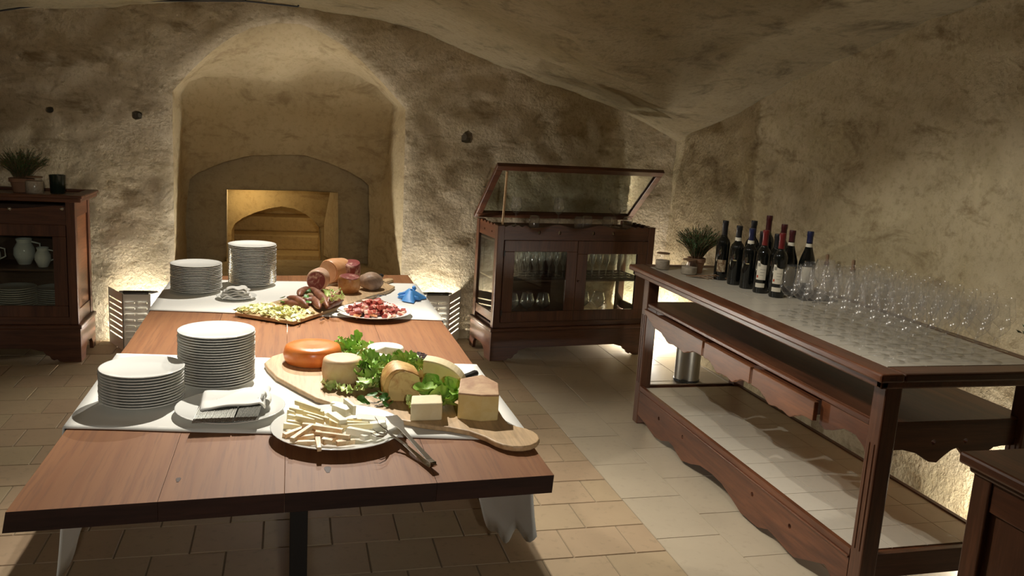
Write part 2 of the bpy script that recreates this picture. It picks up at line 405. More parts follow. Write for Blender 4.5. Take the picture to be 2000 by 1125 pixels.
# ochre wall beyond with an arched opening
OA = [(-0.50, SILL - 0.2)] + [(-0.50, 0.64)] + [(-0.47, 0.705), (-0.40, 0.76), (-0.29, 0.812), (-0.18, 0.85), (-0.07, 0.872), (0.04, 0.855), (0.14, 0.81), (0.22, 0.745), (0.26, 0.69)] + [(0.27, 0.60), (0.285, SILL - 0.2)]
YO = 7.9
ol = dens([(-1.1, SILL - 0.2)] + [(-1.1, 1.4), (0.9, 1.4), (0.9, SILL - 0.2)] + OA[::-1], 0.06)
ow = wall_mesh('wall_passage_end', ol, [], lambda x, z: (x, YO + rough_off((x, 4, z)) * 0.8, z), 0.05, M['ochre'])
tag(ow, kind='structure')
b = MB(); vs = []; OD = dens(OA, 0.05, False)
for t in (0, 1): vs += [(x * (1 - 0.02 * t), YO + 0.22 * t, z) for x, z in OD]
n = len(OD); b.add(vs, [(i, i + 1, n + i + 1, n + i) for i in range(n - 1)])
tag(b.build('wall_passage_arch', M['ochre'], smooth=True), kind='structure')
# passage shell and the stair that climbs behind the arch
b = MB()
b.box(-1.2, -1.12, 7.25, 9.6, 0.1, 1.5); b.box(0.92, 1.0, 7.25, 9.6, 0.1, 1.5); b.box(-1.2, 1.0, 7.25, 9.6, 1.4, 1.5)
b.box(-1.2, 1.0, 9.55, 9.65, 0.1, 1.5); b.box(-1.2, 1.0, 7.2, 9.6, 0.16, 0.24)
tag(b.build('wall_stairwell', M['ochre']), kind='structure')
for k in range(4):
    z0 = 0.24 + 0.145 * k
    b = MB(); b.box(-0.95, 0.75, 8.22 + 0.27 * k, 9.55, z0, z0 + 0.145)
    tag(b.build('stair_step', M['ochre'], bevel=0.015, loc=(0, 8.22 + 0.27 * k, z0)), label=f'{ORD[3-k]} stone step from the top of the stair behind the niche arch' if k < 3 else 'topmost stone step of the stair behind the niche arch', cat='step', group='stone steps behind the niche')

# side and front walls
def grid_wall(name, fn, u0, u1, v0, vtop, st, m):
    nu = int((u1 - u0) / st); nv = 52
    b = MB(); vs = []
    for i in range(nu + 1):
        u = u0 + (u1 - u0) * i / nu
        for j in range(nv + 1): vs.append(fn(u, v0 + (vtop(u) - v0) * j / nv))
    b.add(vs, [(i * (nv + 1) + j, (i + 1) * (nv + 1) + j, (i + 1) * (nv + 1) + j + 1, i * (nv + 1) + j + 1) for i in range(nu) for j in range(nv)])
    return tag(b.build(name, m, smooth='all'), kind='structure')
grid_wall('wall_right', lambda u, v: (XR - rough_off((0, u, v)) * 1.2, u, v), YF - 0.1, YB + 0.1, -0.02, lambda u: interp(ZR, u) + 0.06, 0.045, M['plaster_right'])
grid_wall('wall_left', lambda u, v: (XL + rough_off((0, u, v)), u, v), YF - 0.1, YB + 0.1, -0.02, lambda u: interp(ZR, u) + 0.06, 0.09, M['plaster'])
grid_wall('wall_front', lambda u, v: (u, YF, v), XL - 0.1, XR + 0.1, -0.02, lambda u: interp(ZB, u) + 0.06, 0.12, M['plaster'])

# floor: grout bed and tiles
b = MB(); b.box(XL - 0.2, XR + 0.2, YF - 0.2, YB + 0.15, -0.06, -0.004)
M['grout'] = mat('sandy grout', (0.17, 0.13, 0.08), 0.95)
floor = tag(b.build('floor', M['grout']), kind='structure')
def tilemat(name, a, c, rough, var=1.0):
    m = mat(name, a, rough, spec=0.35); q = N(m); v = q.coords((1, 1, 1))
    oi = q.n('ObjectInfo'); base = q.mix(oi.outputs['Random'], a, c)
    n1 = q.noise(v, 5, 5, 0.6, 0.5); n2 = q.noise(v, 30, 3)
    c1 = q.mix(q.ramp(n1, [(0.35, (0.25 * var,) * 3), (0.7, (0, 0, 0))]), base, tuple(x * 0.62 for x in c))
    c1 = q.mix(q.ramp(n2, [(0.30, (0.4 * var,) * 3), (0.42, (0, 0, 0))]), c1, tuple(x * 0.6 for x in a)); q.col(c1)
    q.bump(n2, 0.12, 0.002); return m
M['cotto'] = tilemat('worn cotto tile', (0.32, 0.25, 0.15), (0.32, 0.225, 0.14), 0.65)
M['stone'] = tilemat('smooth beige stone tile', (0.375, 0.315, 0.228), (0.368, 0.31, 0.225), 0.45, 0.6)
tiles = []
rowh = 0.2415; colw = 0.27
y = 2.968 - 20 * rowh; k = 0
while y < YB:
    x = 1.53 - (0 if k % 2 else colw / 2)
    if k % 2 == 0: tiles.append((1.53 - colw / 2, 1.53, y, min(y + rowh, YB), 'cotto'))
    while x > XL: tiles.append((max(XL, x - colw), x, y, min(y + rowh, YB), 'cotto')); x -= colw
    y += rowh; k += 1
y = 3.07 - 14 * 0.40; k = 0
while y < YB:
    x = 1.53 ; 
    for j in range(6):
        w_ = 0.30; x0 = 1.53 + w_ * j
        if x0 < XR: tiles.append((x0, min(XR, x0 + w_), y + (0.2 if j % 2 else 0), min(y + (0.2 if j % 2 else 0) + 0.40, YB), 'stone'))
    y += 0.40; k += 1
def inview(p):
    d = Vector(p) - CAM; z = d.dot(FW)
    if z < 0.2: return False
    return -120 < 1000 + F * d.dot(R_) / z < 2120 and 0 < 562 + F * d.dot(D_) / z < 1320
tiles = [t for t in tiles if t[3] > t[2] + 0.02 and t[1] > t[0] + 0.02]
seen = [t for t in tiles if inview(((t[0] + t[1]) / 2, (t[2] + t[3]) / 2, 0)) and not (-0.5 < t[0] < 0.3 and 3.6 < t[2] < 4.9)]
seen.sort(key=lambda t: (t[0] ** 2 + t[2] ** 2)); seen = seen[:300]; sset = set(seen)
tmesh = {}
g = 0.0035
def tile_mesh(w_, h_, name):
    me = bpy.data.meshes.new('tile'); e = 0.0022 if name == 'cotto' else 0.0012
    vs = [(0, 0, -0.004), (w_, 0, -0.004), (w_, h_, -0.004), (0, h_, -0.004), (e, e, 0), (w_ - e, e, 0), (w_ - e, h_ - e, 0), (e, h_ - e, 0)]
    me.from_pydata(vs, [], [(4, 5, 6, 7), (0, 1, 5, 4), (1, 2, 6, 5), (2, 3, 7, 6), (3, 0, 4, 7)]); me.materials.append(M[name]); return me
for t in seen:
    key = (round(t[1] - t[0], 3), round(t[3] - t[2], 3), t[4])
    g = 0.0024 if t[4] == 'cotto' else 0.0012
    if key not in tmesh: tmesh[key] = tile_mesh(key[0] - 2 * g, key[1] - 2 * g, t[4])
    o = bpy.data.objects.new('tile', tmesh[key]); COL.objects.link(o); o.parent = floor
    o.location = (t[0] + g, t[2] + g, random.uniform(-0.0008, 0.0008))
for nm in ('cotto', 'stone'):
    b = MB()
    for t in tiles:
        if t in sset or t[4] != nm: continue
        x0, x1, y0, y1 = t[0] + g, t[1] - g, t[2] + g, t[3] - g; e = 0.004
        b.add([(x0, y0, -0.004), (x1, y0, -0.004), (x1, y1, -0.004), (x0, y1, -0.004), (x0 + e, y0 + e, 0), (x1 - e, y0 + e, 0), (x1 - e, y1 - e, 0), (x0 + e, y1 - e, 0)],
              [(4, 5, 6, 7), (0, 1, 5, 4), (1, 2, 6, 5), (2, 3, 7, 6), (3, 0, 4, 7)])
    if b.v: tag(b.build('tile_field', M[nm], floor), kind='stuff')

# cable strung along the top of the back wall
b = MB(); cb = [(-1.84, 2.236), (-1.62, 2.289), (-0.95, 2.382), (-0.31, 2.44), (0.045, 2.435)]
b.tube([(x, 6.40, z - 0.002) for x, z in cb], 0.006, 6)
b.tube([(0.045, 6.40, 2.435), (0.045, 6.42, 2.47)], 0.006, 6)
for x, z in cb[1:4]: b.tube([(x, 6.40, z), (x, 6.44, z + 0.05)], 0.006, 6)
tag(b.build('lighting_cable', M['blackmetal'], loc=(-0.9, 6.4, 2.38)), 'black lighting cable strung along the top of the back wall', 'cable')
# ------------------------------------------------------------------ serving table
def tablemat():
    m = mat('oiled oak table', (0.30, 0.15, 0.08), 0.6, spec=0.25); q = N(m)
    v = q.coords((1, 1, 1))
    mp = q.n('Mapping'); mp.inputs['Scale'].default_value = (9, 0.9, 9); q.l(v, mp.inputs['Vector'])
    n1 = q.noise(mp.outputs[0], 0.8, 3, 0.5, 0.4)
    wv = q.n('TexWave', wave_type='RINGS', Scale=1.3, Distortion=2.5, Detail=3); wv.rings_direction = 'Y'
    mp2 = q.n('Mapping'); mp2.inputs['Scale'].default_value = (5.5, 0.75, 5.5); q.l(v, mp2.inputs['Vector']); q.l(mp2.outputs[0], wv.inputs['Vector'])
    mp3 = q.n('Mapping'); mp3.inputs['Scale'].default_value = (120, 5, 120); q.l(v, mp3.inputs['Vector']); fine = q.noise(mp3.outputs[0], 1, 3)
    c = q.ramp(n1, [(0.3, (0.225, 0.096, 0.038)), (0.7, (0.285, 0.128, 0.054))])
    c = q.mix(q.ramp(wv.outputs['Fac'], [(0.0, (0.45,) * 3), (0.35, (0, 0, 0))]), c, (0.20, 0.078, 0.032))
    c = q.mix(q.ramp(fine, [(0.35, (0.5,) * 3), (0.5, (0, 0, 0))]), c, (0.16, 0.07, 0.035))
    q.col(c); q.bump(fine, 0.15, 0.001); return m
M['table'] = tablemat()
TZ = 0.75
M['edge_wood'] = wood('dark oiled edge wood', (0.020, 0.008, 0.006), (0.045, 0.017, 0.011), 'x', 0.55)  # darker wood colour for the slab's near end and side faces
tb = thing('serving_table', 'long dark oak serving table with a thick plank top, in the middle of the room', 'table', (0.05, 3.5, 0))
# planks run lengthways; the near end is cut slightly askew
xs = [-0.62, -0.30, -0.005, 0.385, 0.715]
def ynear(x): return 2.029 + (x + 0.614) * (2.088 - 2.029) / 1.327
def yfar(x): return 5.03 + (x + 0.63) * (5.177 - 5.03) / 1.347
for i in range(4):
    x0, x1 = xs[i] + (0.0003 if i else 0), xs[i + 1] - (0.0003 if i < 3 else 0)
    yn0, yn1, yf0, yf1 = ynear(x0), ynear(x1), yfar(x0), yfar(x1)
    b = MB(); n = 24; vs = []
    for k in range(n + 1):
        t = k / n
        for zz in (TZ, TZ - 0.056):
            for xx, yn, yf in ((x0, yn0, yf0), (x1, yn1, yf1)):
                x = xx
                if (i == 0 and xx == x0): x += 0.010 * nz((0, t * 6, 0), 1, 2) - (0.012 if zz < TZ else 0)
                if (i == 3 and xx == x1): x += 0.006 * nz((0, t * 6, 5), 1, 2)
                y = yn + (yf - yn) * t + (0.008 if (zz < TZ and k == 0) else 0)
                vs.append((x, y, zz))
    fs = []
    for k in range(n):
        a = 4 * k; c = a + 4
        fs += [(a, a + 1, c + 1, c), (a + 2, c + 2, c + 3, a + 3), (a, c, c + 2, a + 2), (a + 1, a + 3, c + 3, c + 1)]
    fs += [(0, 2, 3, 1), (4 * n, 4 * n + 1, 4 * n + 3, 4 * n + 2)]
    b.add(vs, fs); o = b.build('plank', M['table'], tb, bevel=0.0008); o.data.materials.append(M['edge_wood'])
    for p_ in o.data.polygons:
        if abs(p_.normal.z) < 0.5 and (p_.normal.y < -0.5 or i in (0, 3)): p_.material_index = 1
# knot holes
for px, py, ks in ((640, 917, 0.75), (348, 937, 0.5)):
    p = at(px, py, TZ + 0.0006); b = MB()
    pl = [(ks * 0.011 * math.cos(a) * (1 + 0.3 * math.sin(3 * a)), ks * 0.034 * math.sin(a) * (1 + 0.2 * math.cos(2 * a))) for a in [2 * pi * k / 14 for k in range(14)]]
    b.prism(pl, lambda u, v, w_: (p.x + u, p.y + v, TZ - 0.001 + w_), 0, 0.0018)
    b.build('knot', mat('dark wood knot', (0.06, 0.03, 0.02), 0.7), tb)
M['legmetal'] = mat('dark steel leg', (0.03, 0.026, 0.024), 0.5, 0.6)
for (x, y) in ((0.035, 2.35), (0.035, 4.75)):
    b = MB(); b.box(x - 0.025, x + 0.025, y - 0.03, y + 0.03, 0.012, TZ - 0.056); b.box(x - 0.32, x + 0.32, y - 0.04, y + 0.04, 0, 0.012); b.box(x - 0.3, x + 0.3, y - 0.03, y + 0.03, TZ - 0.068, TZ - 0.056)
    b.build('leg', M['legmetal'], tb, bevel=0.002)
# two linen runners laid across, hanging over both long sides
def runner(name, label, a, hang, seed):
    nl, nr, fr_, fl_ = a
    b = MB(); nu, nv = 34, 26; vs = []; H_ = 9
    W_ = [(-1, k) for k in range(H_, 0, -1)] + [(0, k) for k in range(nu + 1)] + [(1, k) for k in range(1, H_ + 1)]
    def ex(side, y): return (-0.628 if side < 0 else 0.723)
    rows = []
    for j in range(nv + 1):
        v = j / nv; L = Vector(nl).lerp(Vector(fl_), v); Rr = Vector(nr).lerp(Vector(fr_), v)
        row = []
        for side, k in W_:
            if side == 0:
                u = k / nu; p = L.lerp(Rr, u)
                x = -0.628 + (0.723 + 0.628) * u; yy = L.y + (Rr.y - L.y) * u
                row.append((x, yy + 0.004 * nz((u * 5, seed, j * 0.02), 1), TZ + 0.0035 + 0.0012 * nz((x * 6, yy * 6, seed), 1)))
            else:
                e = L if side < 0 else Rr
                hl = hang[0 if side < 0 else 1](v)
                t = k / H_
                x = ex(side, e.y) + side * (0.004 + 0.004 * t * math.sin(v * 9 + seed) ** 2 + 0.035 * t * t)
                y = e.y + 0.03 * t * math.sin(v * 5 + seed)
                row.append((x, y, TZ + 0.002 - hl * t))
        rows.append(row)
    m_ = len(W_)
    for r in rows: vs += r
    b.add(vs, [(j * m_ + i, j * m_ + i + 1, (j + 1) * m_ + i + 1, (j + 1) * m_ + i) for j in range(nv) for i in range(m_ - 1)])
    o = b.build(name, M['cloth'], smooth='all', loc=(0.03, (nl[1] + fl_[1]) / 2, TZ))
    sd = o.modifiers.new('thick', 'SOLIDIFY'); sd.thickness = 0.003; sd.offset = 0
    tag(o, label, 'table runner', 'linen runners across the table'); return o
hr1 = lambda v: 0.33 + 0.26 * min(1, v * 1.5) + 0.025 * math.sin(v * 17)
runner('table_runner', 'white linen runner nearest the front edge, under the cheese board', [(-0.621, 2.569, 0), (0.66, 2.34, 0), (0.67, 3.165, 0), (-0.629, 3.376, 0)], (lambda v: 0.50 + 0.02 * math.sin(v * 9), hr1), 1)
runner('table_runner', 'white linen runner at the far end, under the cold meats', [(-0.603, 4.135, 0), (0.675, 3.93, 0), (0.60, 4.87, 0), (-0.639, 4.913, 0)], (lambda v: 0.45, lambda v: 0.42 + 0.05 * v), 4)

# ------------------------------------------------------------------ tiled bar counter
BX0, BX1, BY0, BY1 = 1.94, 2.745, 2.345, 4.60
BZ = 0.94
bar = thing('bar_counter', 'long dark wood bar counter topped with pale tiles, along the right wall', 'bar counter', ((BX0 + BX1) / 2, 3.45, 0))
lx = (2.012, 2.63); ly = (2.40, 4.45); LW = 0.068
for x in lx:
    for y in ly:
        b = MB(); b.box(x, x + LW, y, y + LW, 0, BZ - 0.06)
        o = b.build('leg', M['wood'], bar, bevel=0.006)
        b = MB(); b.box(x - 0.003, x + 0.004, y + 0.018, y + 0.024, 0.25, 0.66); b.box(x - 0.003, x + 0.004, y + LW - 0.024, y + LW - 0.018, 0.25, 0.66)
        b.build('leg_bead', M['wood'], o, bevel=0.002)
# moulded top frame
iw = 0.095
for nm, (x0, x1, y0, y1), mt in (('front', (BX0, BX0 + iw, BY0, BY1), 'wood_y'), ('back', (BX1 - 0.06, BX1, BY0, BY1), 'wood_y'), ('near', (BX0 + iw, BX1 - 0.06, BY0, BY0 + iw), 'wood_x'), ('far', (BX0 + iw, BX1 - 0.06, BY1 - iw, BY1), 'wood_x')):
    b = MB(); b.box(x0, x1, y0, y1, BZ - 0.032, BZ); b.build('top_frame', M[mt], bar, bevel=0.008)
b = MB(); s_ = 0.022
b.box(BX0 + s_, BX1 - s_, BY0 + s_, BY0 + s_ + 0.03, BZ - 0.06, BZ - 0.03); b.box(BX0 + s_, BX1 - s_, BY1 - s_ - 0.03, BY1 - s_, BZ - 0.06, BZ - 0.03)
b.box(BX0 + s_, BX0 + s_ + 0.03, BY0 + s_, BY1 - s_, BZ - 0.06, BZ - 0.03); b.box(BX1 - s_ - 0.03, BX1 - s_, BY0 + s_, BY1 - s_, BZ - 0.06, BZ - 0.03)
b.build('moulding', M['wood_y'], bar, bevel=0.006)
b = MB(); b.box(BX0 + iw - 0.01, BX1 - 0.05, BY0 + iw - 0.01, BY1 - iw + 0.01, BZ - 0.03, BZ - 0.004); b.build('tile_bed', mat('pale grout', (0.50, 0.46, 0.38), 0.9), bar)
M['bartile'] = tilemat('pale glazed bar tile', (0.55, 0.51, 0.425), (0.54, 0.50, 0.415), 0.32, 0.35)
def tile_run(parent, x0, x1, y0, y1, nx_, ny_, z, m):
    dx = (x1 - x0) / nx_; dy = (y1 - y0) / ny_; gg = 0.0012
    me = None
    for i in range(nx_):
        for j in range(ny_):
            if me is None:
                b = MB(); b.box(gg, dx - gg, gg, dy - gg, -0.006, 0); o = b.build('tile', m); me = o.data; bpy.data.objects.remove(o)
            o = bpy.data.objects.new('tile', me); COL.objects.link(o); o.parent = parent
            o.location = Vector((x0 + dx * i, y0 + dy * j, z + random.uniform(0, 0.0006))) - ORG[parent]
tile_run(bar, BX0 + iw, BX1 - 0.06, BY0 + iw, BY1 - iw, 4, 14, BZ - 0.0005, M['bartile'])
# middle shelf with drawers
SZ = 0.735
b = MB(); b.box(2.035, 2.69, 2.43, 4.49, SZ - 0.02, SZ); b.build('middle_shelf', M['wood_y'], bar, bevel=0.003)
b = MB(); b.box(2.018, 2.036, 2.47, 4.45, SZ - 0.022, SZ + 0.0); b.build('shelf_edge', M['wood_y'], bar, bevel=0.005)
def scallop(kind, L):
    """lower outline of a drawer front, u in 0..L, returns depth below the top"""
    out = []
    for k in range(25):
        t = k / 24
        s = abs(2 * t - 1)
        d = 0.108 + 0.030 * math.exp(-((s - 0.36) / 0.20) ** 2) + 0.030 * max(0, 1 - s * 2.2) + 0.005 * (1 if 0.55 < s < 0.63 else 0)
        out.append((t * L, d))
    return out
for k, (y1, y0) in enumerate(((4.29, 3.70), (3.68, 3.24), (3.22, 2.755))):
    L = y1 - y0; pl = [(0, -0.03), (L, -0.03)] + [(u, -d) for u, d in reversed(scallop(0, L))]
    if k == 0: pl = [(0, -0.03), (L + 0.14, -0.03), (L + 0.13, -0.05)] + [(u * 0.98, -d) for u, d in reversed(scallop(0, L))]
    b = MB(); b.prism(pl, lambda u, v, w_: (w_, y0 + u, SZ + v), 1.988, 2.008)
    d = b.build('drawer', M['drawer'], bar, bevel=0.003)
    b = MB(); b.box(2.008, 2.36, y0 + 0.02, y1 - 0.02, SZ - 0.09, SZ - 0.03); b.build('drawer_box', M['wood_y'], d)
b = MB(); b.prism([(0, -0.022), (0.29, -0.022), (0.29, -0.12), (0.25, -0.13), (0.2, -0.115), (0.14, -0.085), (0.07, -0.085), (0.02, -0.11), (0, -0.14)], lambda u, v, w_: (w_, 2.467 + u, SZ + v), 2.02, 2.036)
b.build('apron', M['wood_y'], bar, bevel=0.002)
# end aprons with scalloped edge and round holes
def holed_panel(outl, holes, fn, a, c, m, parent, name):
    ed = []; pts = []
    for pl in [outl] + holes:
        n0 = len(pts); pts += [Vector(p) for p in pl]; ed += [(n0 + i, n0 + (i + 1) % len(pl)) for i in range(len(pl))]
    r = geometry.delaunay_2d_cdt(pts, ed, [], 0, 1e-6); fs = []
    for f in r[2]:
        cc = sum((r[0][i] for i in f), Vector((0, 0))) / len(f)
        if inside(cc, outl) and not any(inside(cc, h) for h in holes): fs.append(tuple(f))
    n = len(r[0]); vs = [fn(p[0], p[1], a) for p in r[0]] + [fn(p[0], p[1], c) for p in r[0]]
    F2 = fs + [tuple(i + n for i in reversed(f)) for f in fs]
    k0 = 0
    for pl in [outl] + holes:
        L = len(pl)
        F2 += [(k0 + i, k0 + (i + 1) % L, n + k0 + (i + 1) % L, n + k0 + i) for i in range(L)]; k0 += L
    b = MB(); b.add(vs, F2); return b.build(name, m, parent)
def circ(cx, cy, r, n=12, sx=1): return [(cx + r * sx * math.cos(2 * pi * k / n), cy + r * math.sin(2 * pi * k / n)) for k in range(n)]
endp = [(0, 0), (0.55, 0), (0.55, -0.10), (0.50, -0.10), (0.46, -0.105), (0.40, -0.145), (0.36, -0.155), (0.325, -0.125), (0.30, -0.10), (0.275, -0.108), (0.25, -0.125), (0.215, -0.155), (0.18, -0.15), (0.12, -0.115), (0.06, -0.10), (0, -0.10)]
for y in (2.43, 4.46):
    holed_panel(endp, [circ(0.19, -0.075, 0.010), circ(0.33, -0.075, 0.010)], lambda u, v, w_: (2.08 + u, w_, SZ - 0.005 + v), y, y + 0.018, M['wood_x'], bar, 'end_apron')
# low shelf
LZ = 0.222
b = MB(); b.box(2.035, 2.69, 2.43, 4.49, LZ - 0.03, LZ - 0.004); b.build('low_shelf', M['wood_y'], bar)
tile_run(bar, 2.045, 2.675, 2.475, 4.445, 4, 12, LZ, M['bartile'])
for y in (2.425, 4.478):
    b = MB(); b.box(2.08, 2.63, y, y + 0.022, LZ - 0.09, LZ + 0.006); b.build('shelf_rail', M['wood_x'], bar, bevel=0.003)
b = MB(); b.box(2.655, 2.68, 2.47, 4.45, LZ - 0.09, LZ + 0.006); b.build('shelf_rail', M['wood_y'], bar, bevel=0.003)
pxs = [(1244, 811), (1262, 830), (1278, 855), (1292, 861), (1306, 862), (1314, 871), (1322, 885), (1331, 900), (1348, 906), (1367, 909), (1390, 925), (1410, 945), (1430, 975), (1446, 1003), (1461, 1022), (1467, 1027), (1480, 1030), (1500, 1034), (1515, 1050), (1528, 1066), (1550, 1088)]
low = [(atx(px, py, 2.015).y, max(0.015, atx(px, py, 2.015).z)) for px, py in pxs]
low = [(y, z) for y, z in low if 2.47 < y < 4.45]
low = [(4.449, low[0][1] + 0.02)] + low + [(2.60, 0.10), (2.53, 0.06), (2.471, 0.045)]
holed_panel([(2.471, LZ + 0.012), (4.449, LZ + 0.012)] + low, [circ(y, z, 0.011) for y, z in ((4.16, 0.135), (3.86, 0.14), (3.15, 0.14), (2.85, 0.135))], lambda u, v, w_: (w_, u, v), 2.014, 2.034, M['wood_y'], bar, 'front_rail')
b = MB(); b.box(2.008, 2.014, 2.472, 4.448, LZ - 0.025, LZ - 0.016); b.build('bead', M['wood_y'], bar, bevel=0.002)

# ------------------------------------------------------------------ glass-fronted display cabinet
ROT = math.radians(6.5)
def ogee_foot(L, h, a=0.20):
    """base apron outline: straight top, feet at both ends, carved arch between"""
    left = [(0, 0), (0.10, 0), (0.13, 0.004), (0.145, 0.018), (0.165, 0.012), (0.18, 0.020), (0.19, 0.040), (0.212, 0.050), (0.225, 0.072), (0.26, 0.080), (0.30, 0.092)]
    return [(0, h)] + left + [(L - u, z) for u, z in reversed(left)] + [(L, h)]
def cabinet(root, W, Dp, zb, zt, front_doors, depth_side=0.42):
    """common carcass in local coordinates: x along the front, y to the back"""
    P = 0.055
    for x in (0, W - P):
        for y in (0, Dp - P):
            b = MB(); b.box(x, x + P, y, y + P, zb, zt - (0.0 if y == 0 else 0.0)); b.build('corner_post', M['wood'], root, bevel=0.004)
    # base moulding and carved plinths
    b = MB(); b.box(-0.022, W + 0.022, -0.022, Dp + 0.01, zb - 0.028, zb); b.build('base_moulding', M['wood_x'], root, bevel=0.008)
    b = MB(); b.prism(ogee_foot(W + 0.024, zb - 0.028), lambda u, v, w_: (u - 0.012, w_, v), -0.012, 0.012); b.build('plinth', M['wood_x'], root, bevel=0.002)
    sf = [(0, zb - 0.028), (0, 0), (0.10, 0), (0.12, 0.05), (0.15, 0.075), (0.2, 0.09), (Dp - 0.14, 0.085), (Dp - 0.1, 0.05), (Dp - 0.09, 0), (Dp - 0.012, 0), (Dp - 0.012, zb - 0.028)]
    for x in (-0.012, W - 0.012):
        b = MB(); b.prism([(u + 0.012, v) for u, v in sf], lambda u, v, w_: (w_, u, v), x, x + 0.024); b.build('plinth', M['wood_y'], root, bevel=0.002)
    b = MB(); b.box(0.02, W - 0.02, 0.02, Dp - 0.02, zb - 0.005, zb + 0.015); b.build('floor_board', M['wood_in'], root)
    return P
def door(root, x0, x1, z0, z1, y, fw=0.085, fb=0.082, ft=0.08, knob=None):
    b = MB(); d = MB().box(x0, x1, y, y + 0.022, z1 - ft, z1).box(x0, x1, y, y + 0.022, z0, z0 + fb).box(x0, x0 + fw, y, y + 0.022, z0 + fb, z1 - ft).box(x1 - fw, x1, y, y + 0.022, z0 + fb, z1 - ft).build('door', M['wood'], root, bevel=0.003)
    MB().box(x0 + fw - 0.004, x1 - fw + 0.004, y + 0.008, y + 0.012, z0 + fb - 0.004, z1 - ft + 0.004).build('pane', M['pane'], d)
    if knob: MB().lathe([(0.003, 0), (0.005, 0.01), (0.009, 0.016), (0.008, 0.024), (0.0, 0.026)], 10, T=Matrix.Translation((knob, y, (z0 + z1) / 2)) @ Matrix.Rotation(pi / 2, 4, 'X')).build('knob', M['wood'], d, smooth=True)
    return d
W = 1.29; DC = 0.47; ZBs = 0.245; ZT = 0.955
gc = thing('glass_cabinet', 'dark wood cabinet with two glazed doors and a raised glass lid, against the back wall', 'display cabinet', (1.438, 5.838, 0), ROT, world=False)
cabinet(gc, W, DC, ZBs, 1.0, 2)
MB().box(0.055, W - 0.055, 0.004, 0.024, 0.245, 0.285).build('lower_rail', M['wood_x'], gc, bevel=0.002)
# upper rail with scalloped top edge and four pierced holes
sc = [(0.055, 0.895)] + [(W - 0.055, 0.895)]
top = []
n = 96
for k in range(n + 1):
    u = W - 0.056 - (W - 0.112) * k / n; s = abs((u - W / 2) / (W / 2))
    z = 0.985 + (0.016 * abs(math.sin(u * pi / 0.062)) if s > 0.62 else 0.028 * math.exp(-((s - 0.27) / 0.16) ** 2) - 0.005)
    top.append((u, z))
holed_panel(sc + top, [circ(x, 0.950, 0.015, 10, 0.8) for x in (0.325, 0.488, 0.765, 0.93)], lambda u, v, w_: (u, w_, v), 0.004, 0.022, M['wood_x'], gc, 'gallery')
for x in (0.006, W - 0.024):
    pl = [(0.055, 0.895), (DC - 0.055, 0.895)] + [(DC - 0.056 - (DC - 0.112) * k / 30, 0.985 + 0.018 * abs(math.sin(k * pi / 6))) for k in range(31)]
    holed_panel(pl, [circ(0.14, 0.94, 0.008), circ(0.30, 0.94, 0.008)], lambda u, v, w_: (w_, u, v), x, x + 0.018, M['wood_y'], gc, 'side_gallery')
    MB().box(x, x + 0.018, 0.055, DC - 0.055, 0.285, 0.35).build('side_rail', M['wood_y'], gc)
    MB().box(x + 0.006, x + 0.010, 0.055, DC - 0.055, 0.35, 0.9).build('side_pane', M['pane'], gc)
MB().box(0.02, W - 0.02, 0.02, DC - 0.01, 0.862, 0.876).build('top_board', M['wood_in'], gc)
MB().box(0.03, W - 0.03, 0.03, DC - 0.02, 0.58, 0.592).build('shelf', M['wood_in'], gc)
MB().box(0.03, 0.95, DC - 0.03, DC - 0.018, 0.25, 0.862).build('back_panel', M['wood_in'], gc)
MB().box(0.60, 0.68, 0.006, 0.024, 0.285, 0.895).build('mullion', M['wood'], gc, bevel=0.002)
door(gc, 0.058, 0.640, 0.287, 0.893, -0.004, 0.083, 0.078, 0.082, None)
door(gc, 0.643, W - 0.058, 0.287, 0.893, -0.004, 0.083, 0.078, 0.098, 0.66)
for z in (0.36, 0.80):
    MB().box(0.052, 0.064, -0.010, -0.004, z - 0.02, z + 0.02).build('hinge', M['blackmetal'], gc)
# lid: hinged at the back, raised at the front, propped by a thin stick
hy, hz_ = DC - 0.02, 1.005; Ll = 0.62; ang = math.atan2(0.425, DC + 0.0)
T = Matrix.Translation((0, hy, hz_)) @ Matrix.Rotation(-ang, 4, 'X')
f_ = 0.052
lidp = MB().box(-0.03, W + 0.03, -Ll, -Ll + f_, 0, 0.03, T).box(-0.03, W + 0.03, -f_, 0, 0, 0.03, T).box(-0.03, -0.03 + f_, -Ll + f_, -f_, 0, 0.03, T).box(W + 0.03 - f_, W + 0.03, -Ll + f_, -f_, 0, 0.03, T).build('lid', M['wood_x'], gc, bevel=0.004)
MB().box(-0.03 + f_ - 0.005, W + 0.03 - f_ + 0.005, -Ll + f_ - 0.005, -f_ + 0.005, 0.012, 0.017, T).build('pane', M['pane'], lidp)
MB().tube([(0.055, 0.06, 0.985), (0.045, 0.0, 1.385)], 0.009, 6).build('prop_stick', M['board'], gc)
def cabpt(u, v, z):
    return Vector((1.438 + u * math.cos(ROT) - v * math.sin(ROT), 5.838 + u * math.sin(ROT) + v * math.cos(ROT), z))

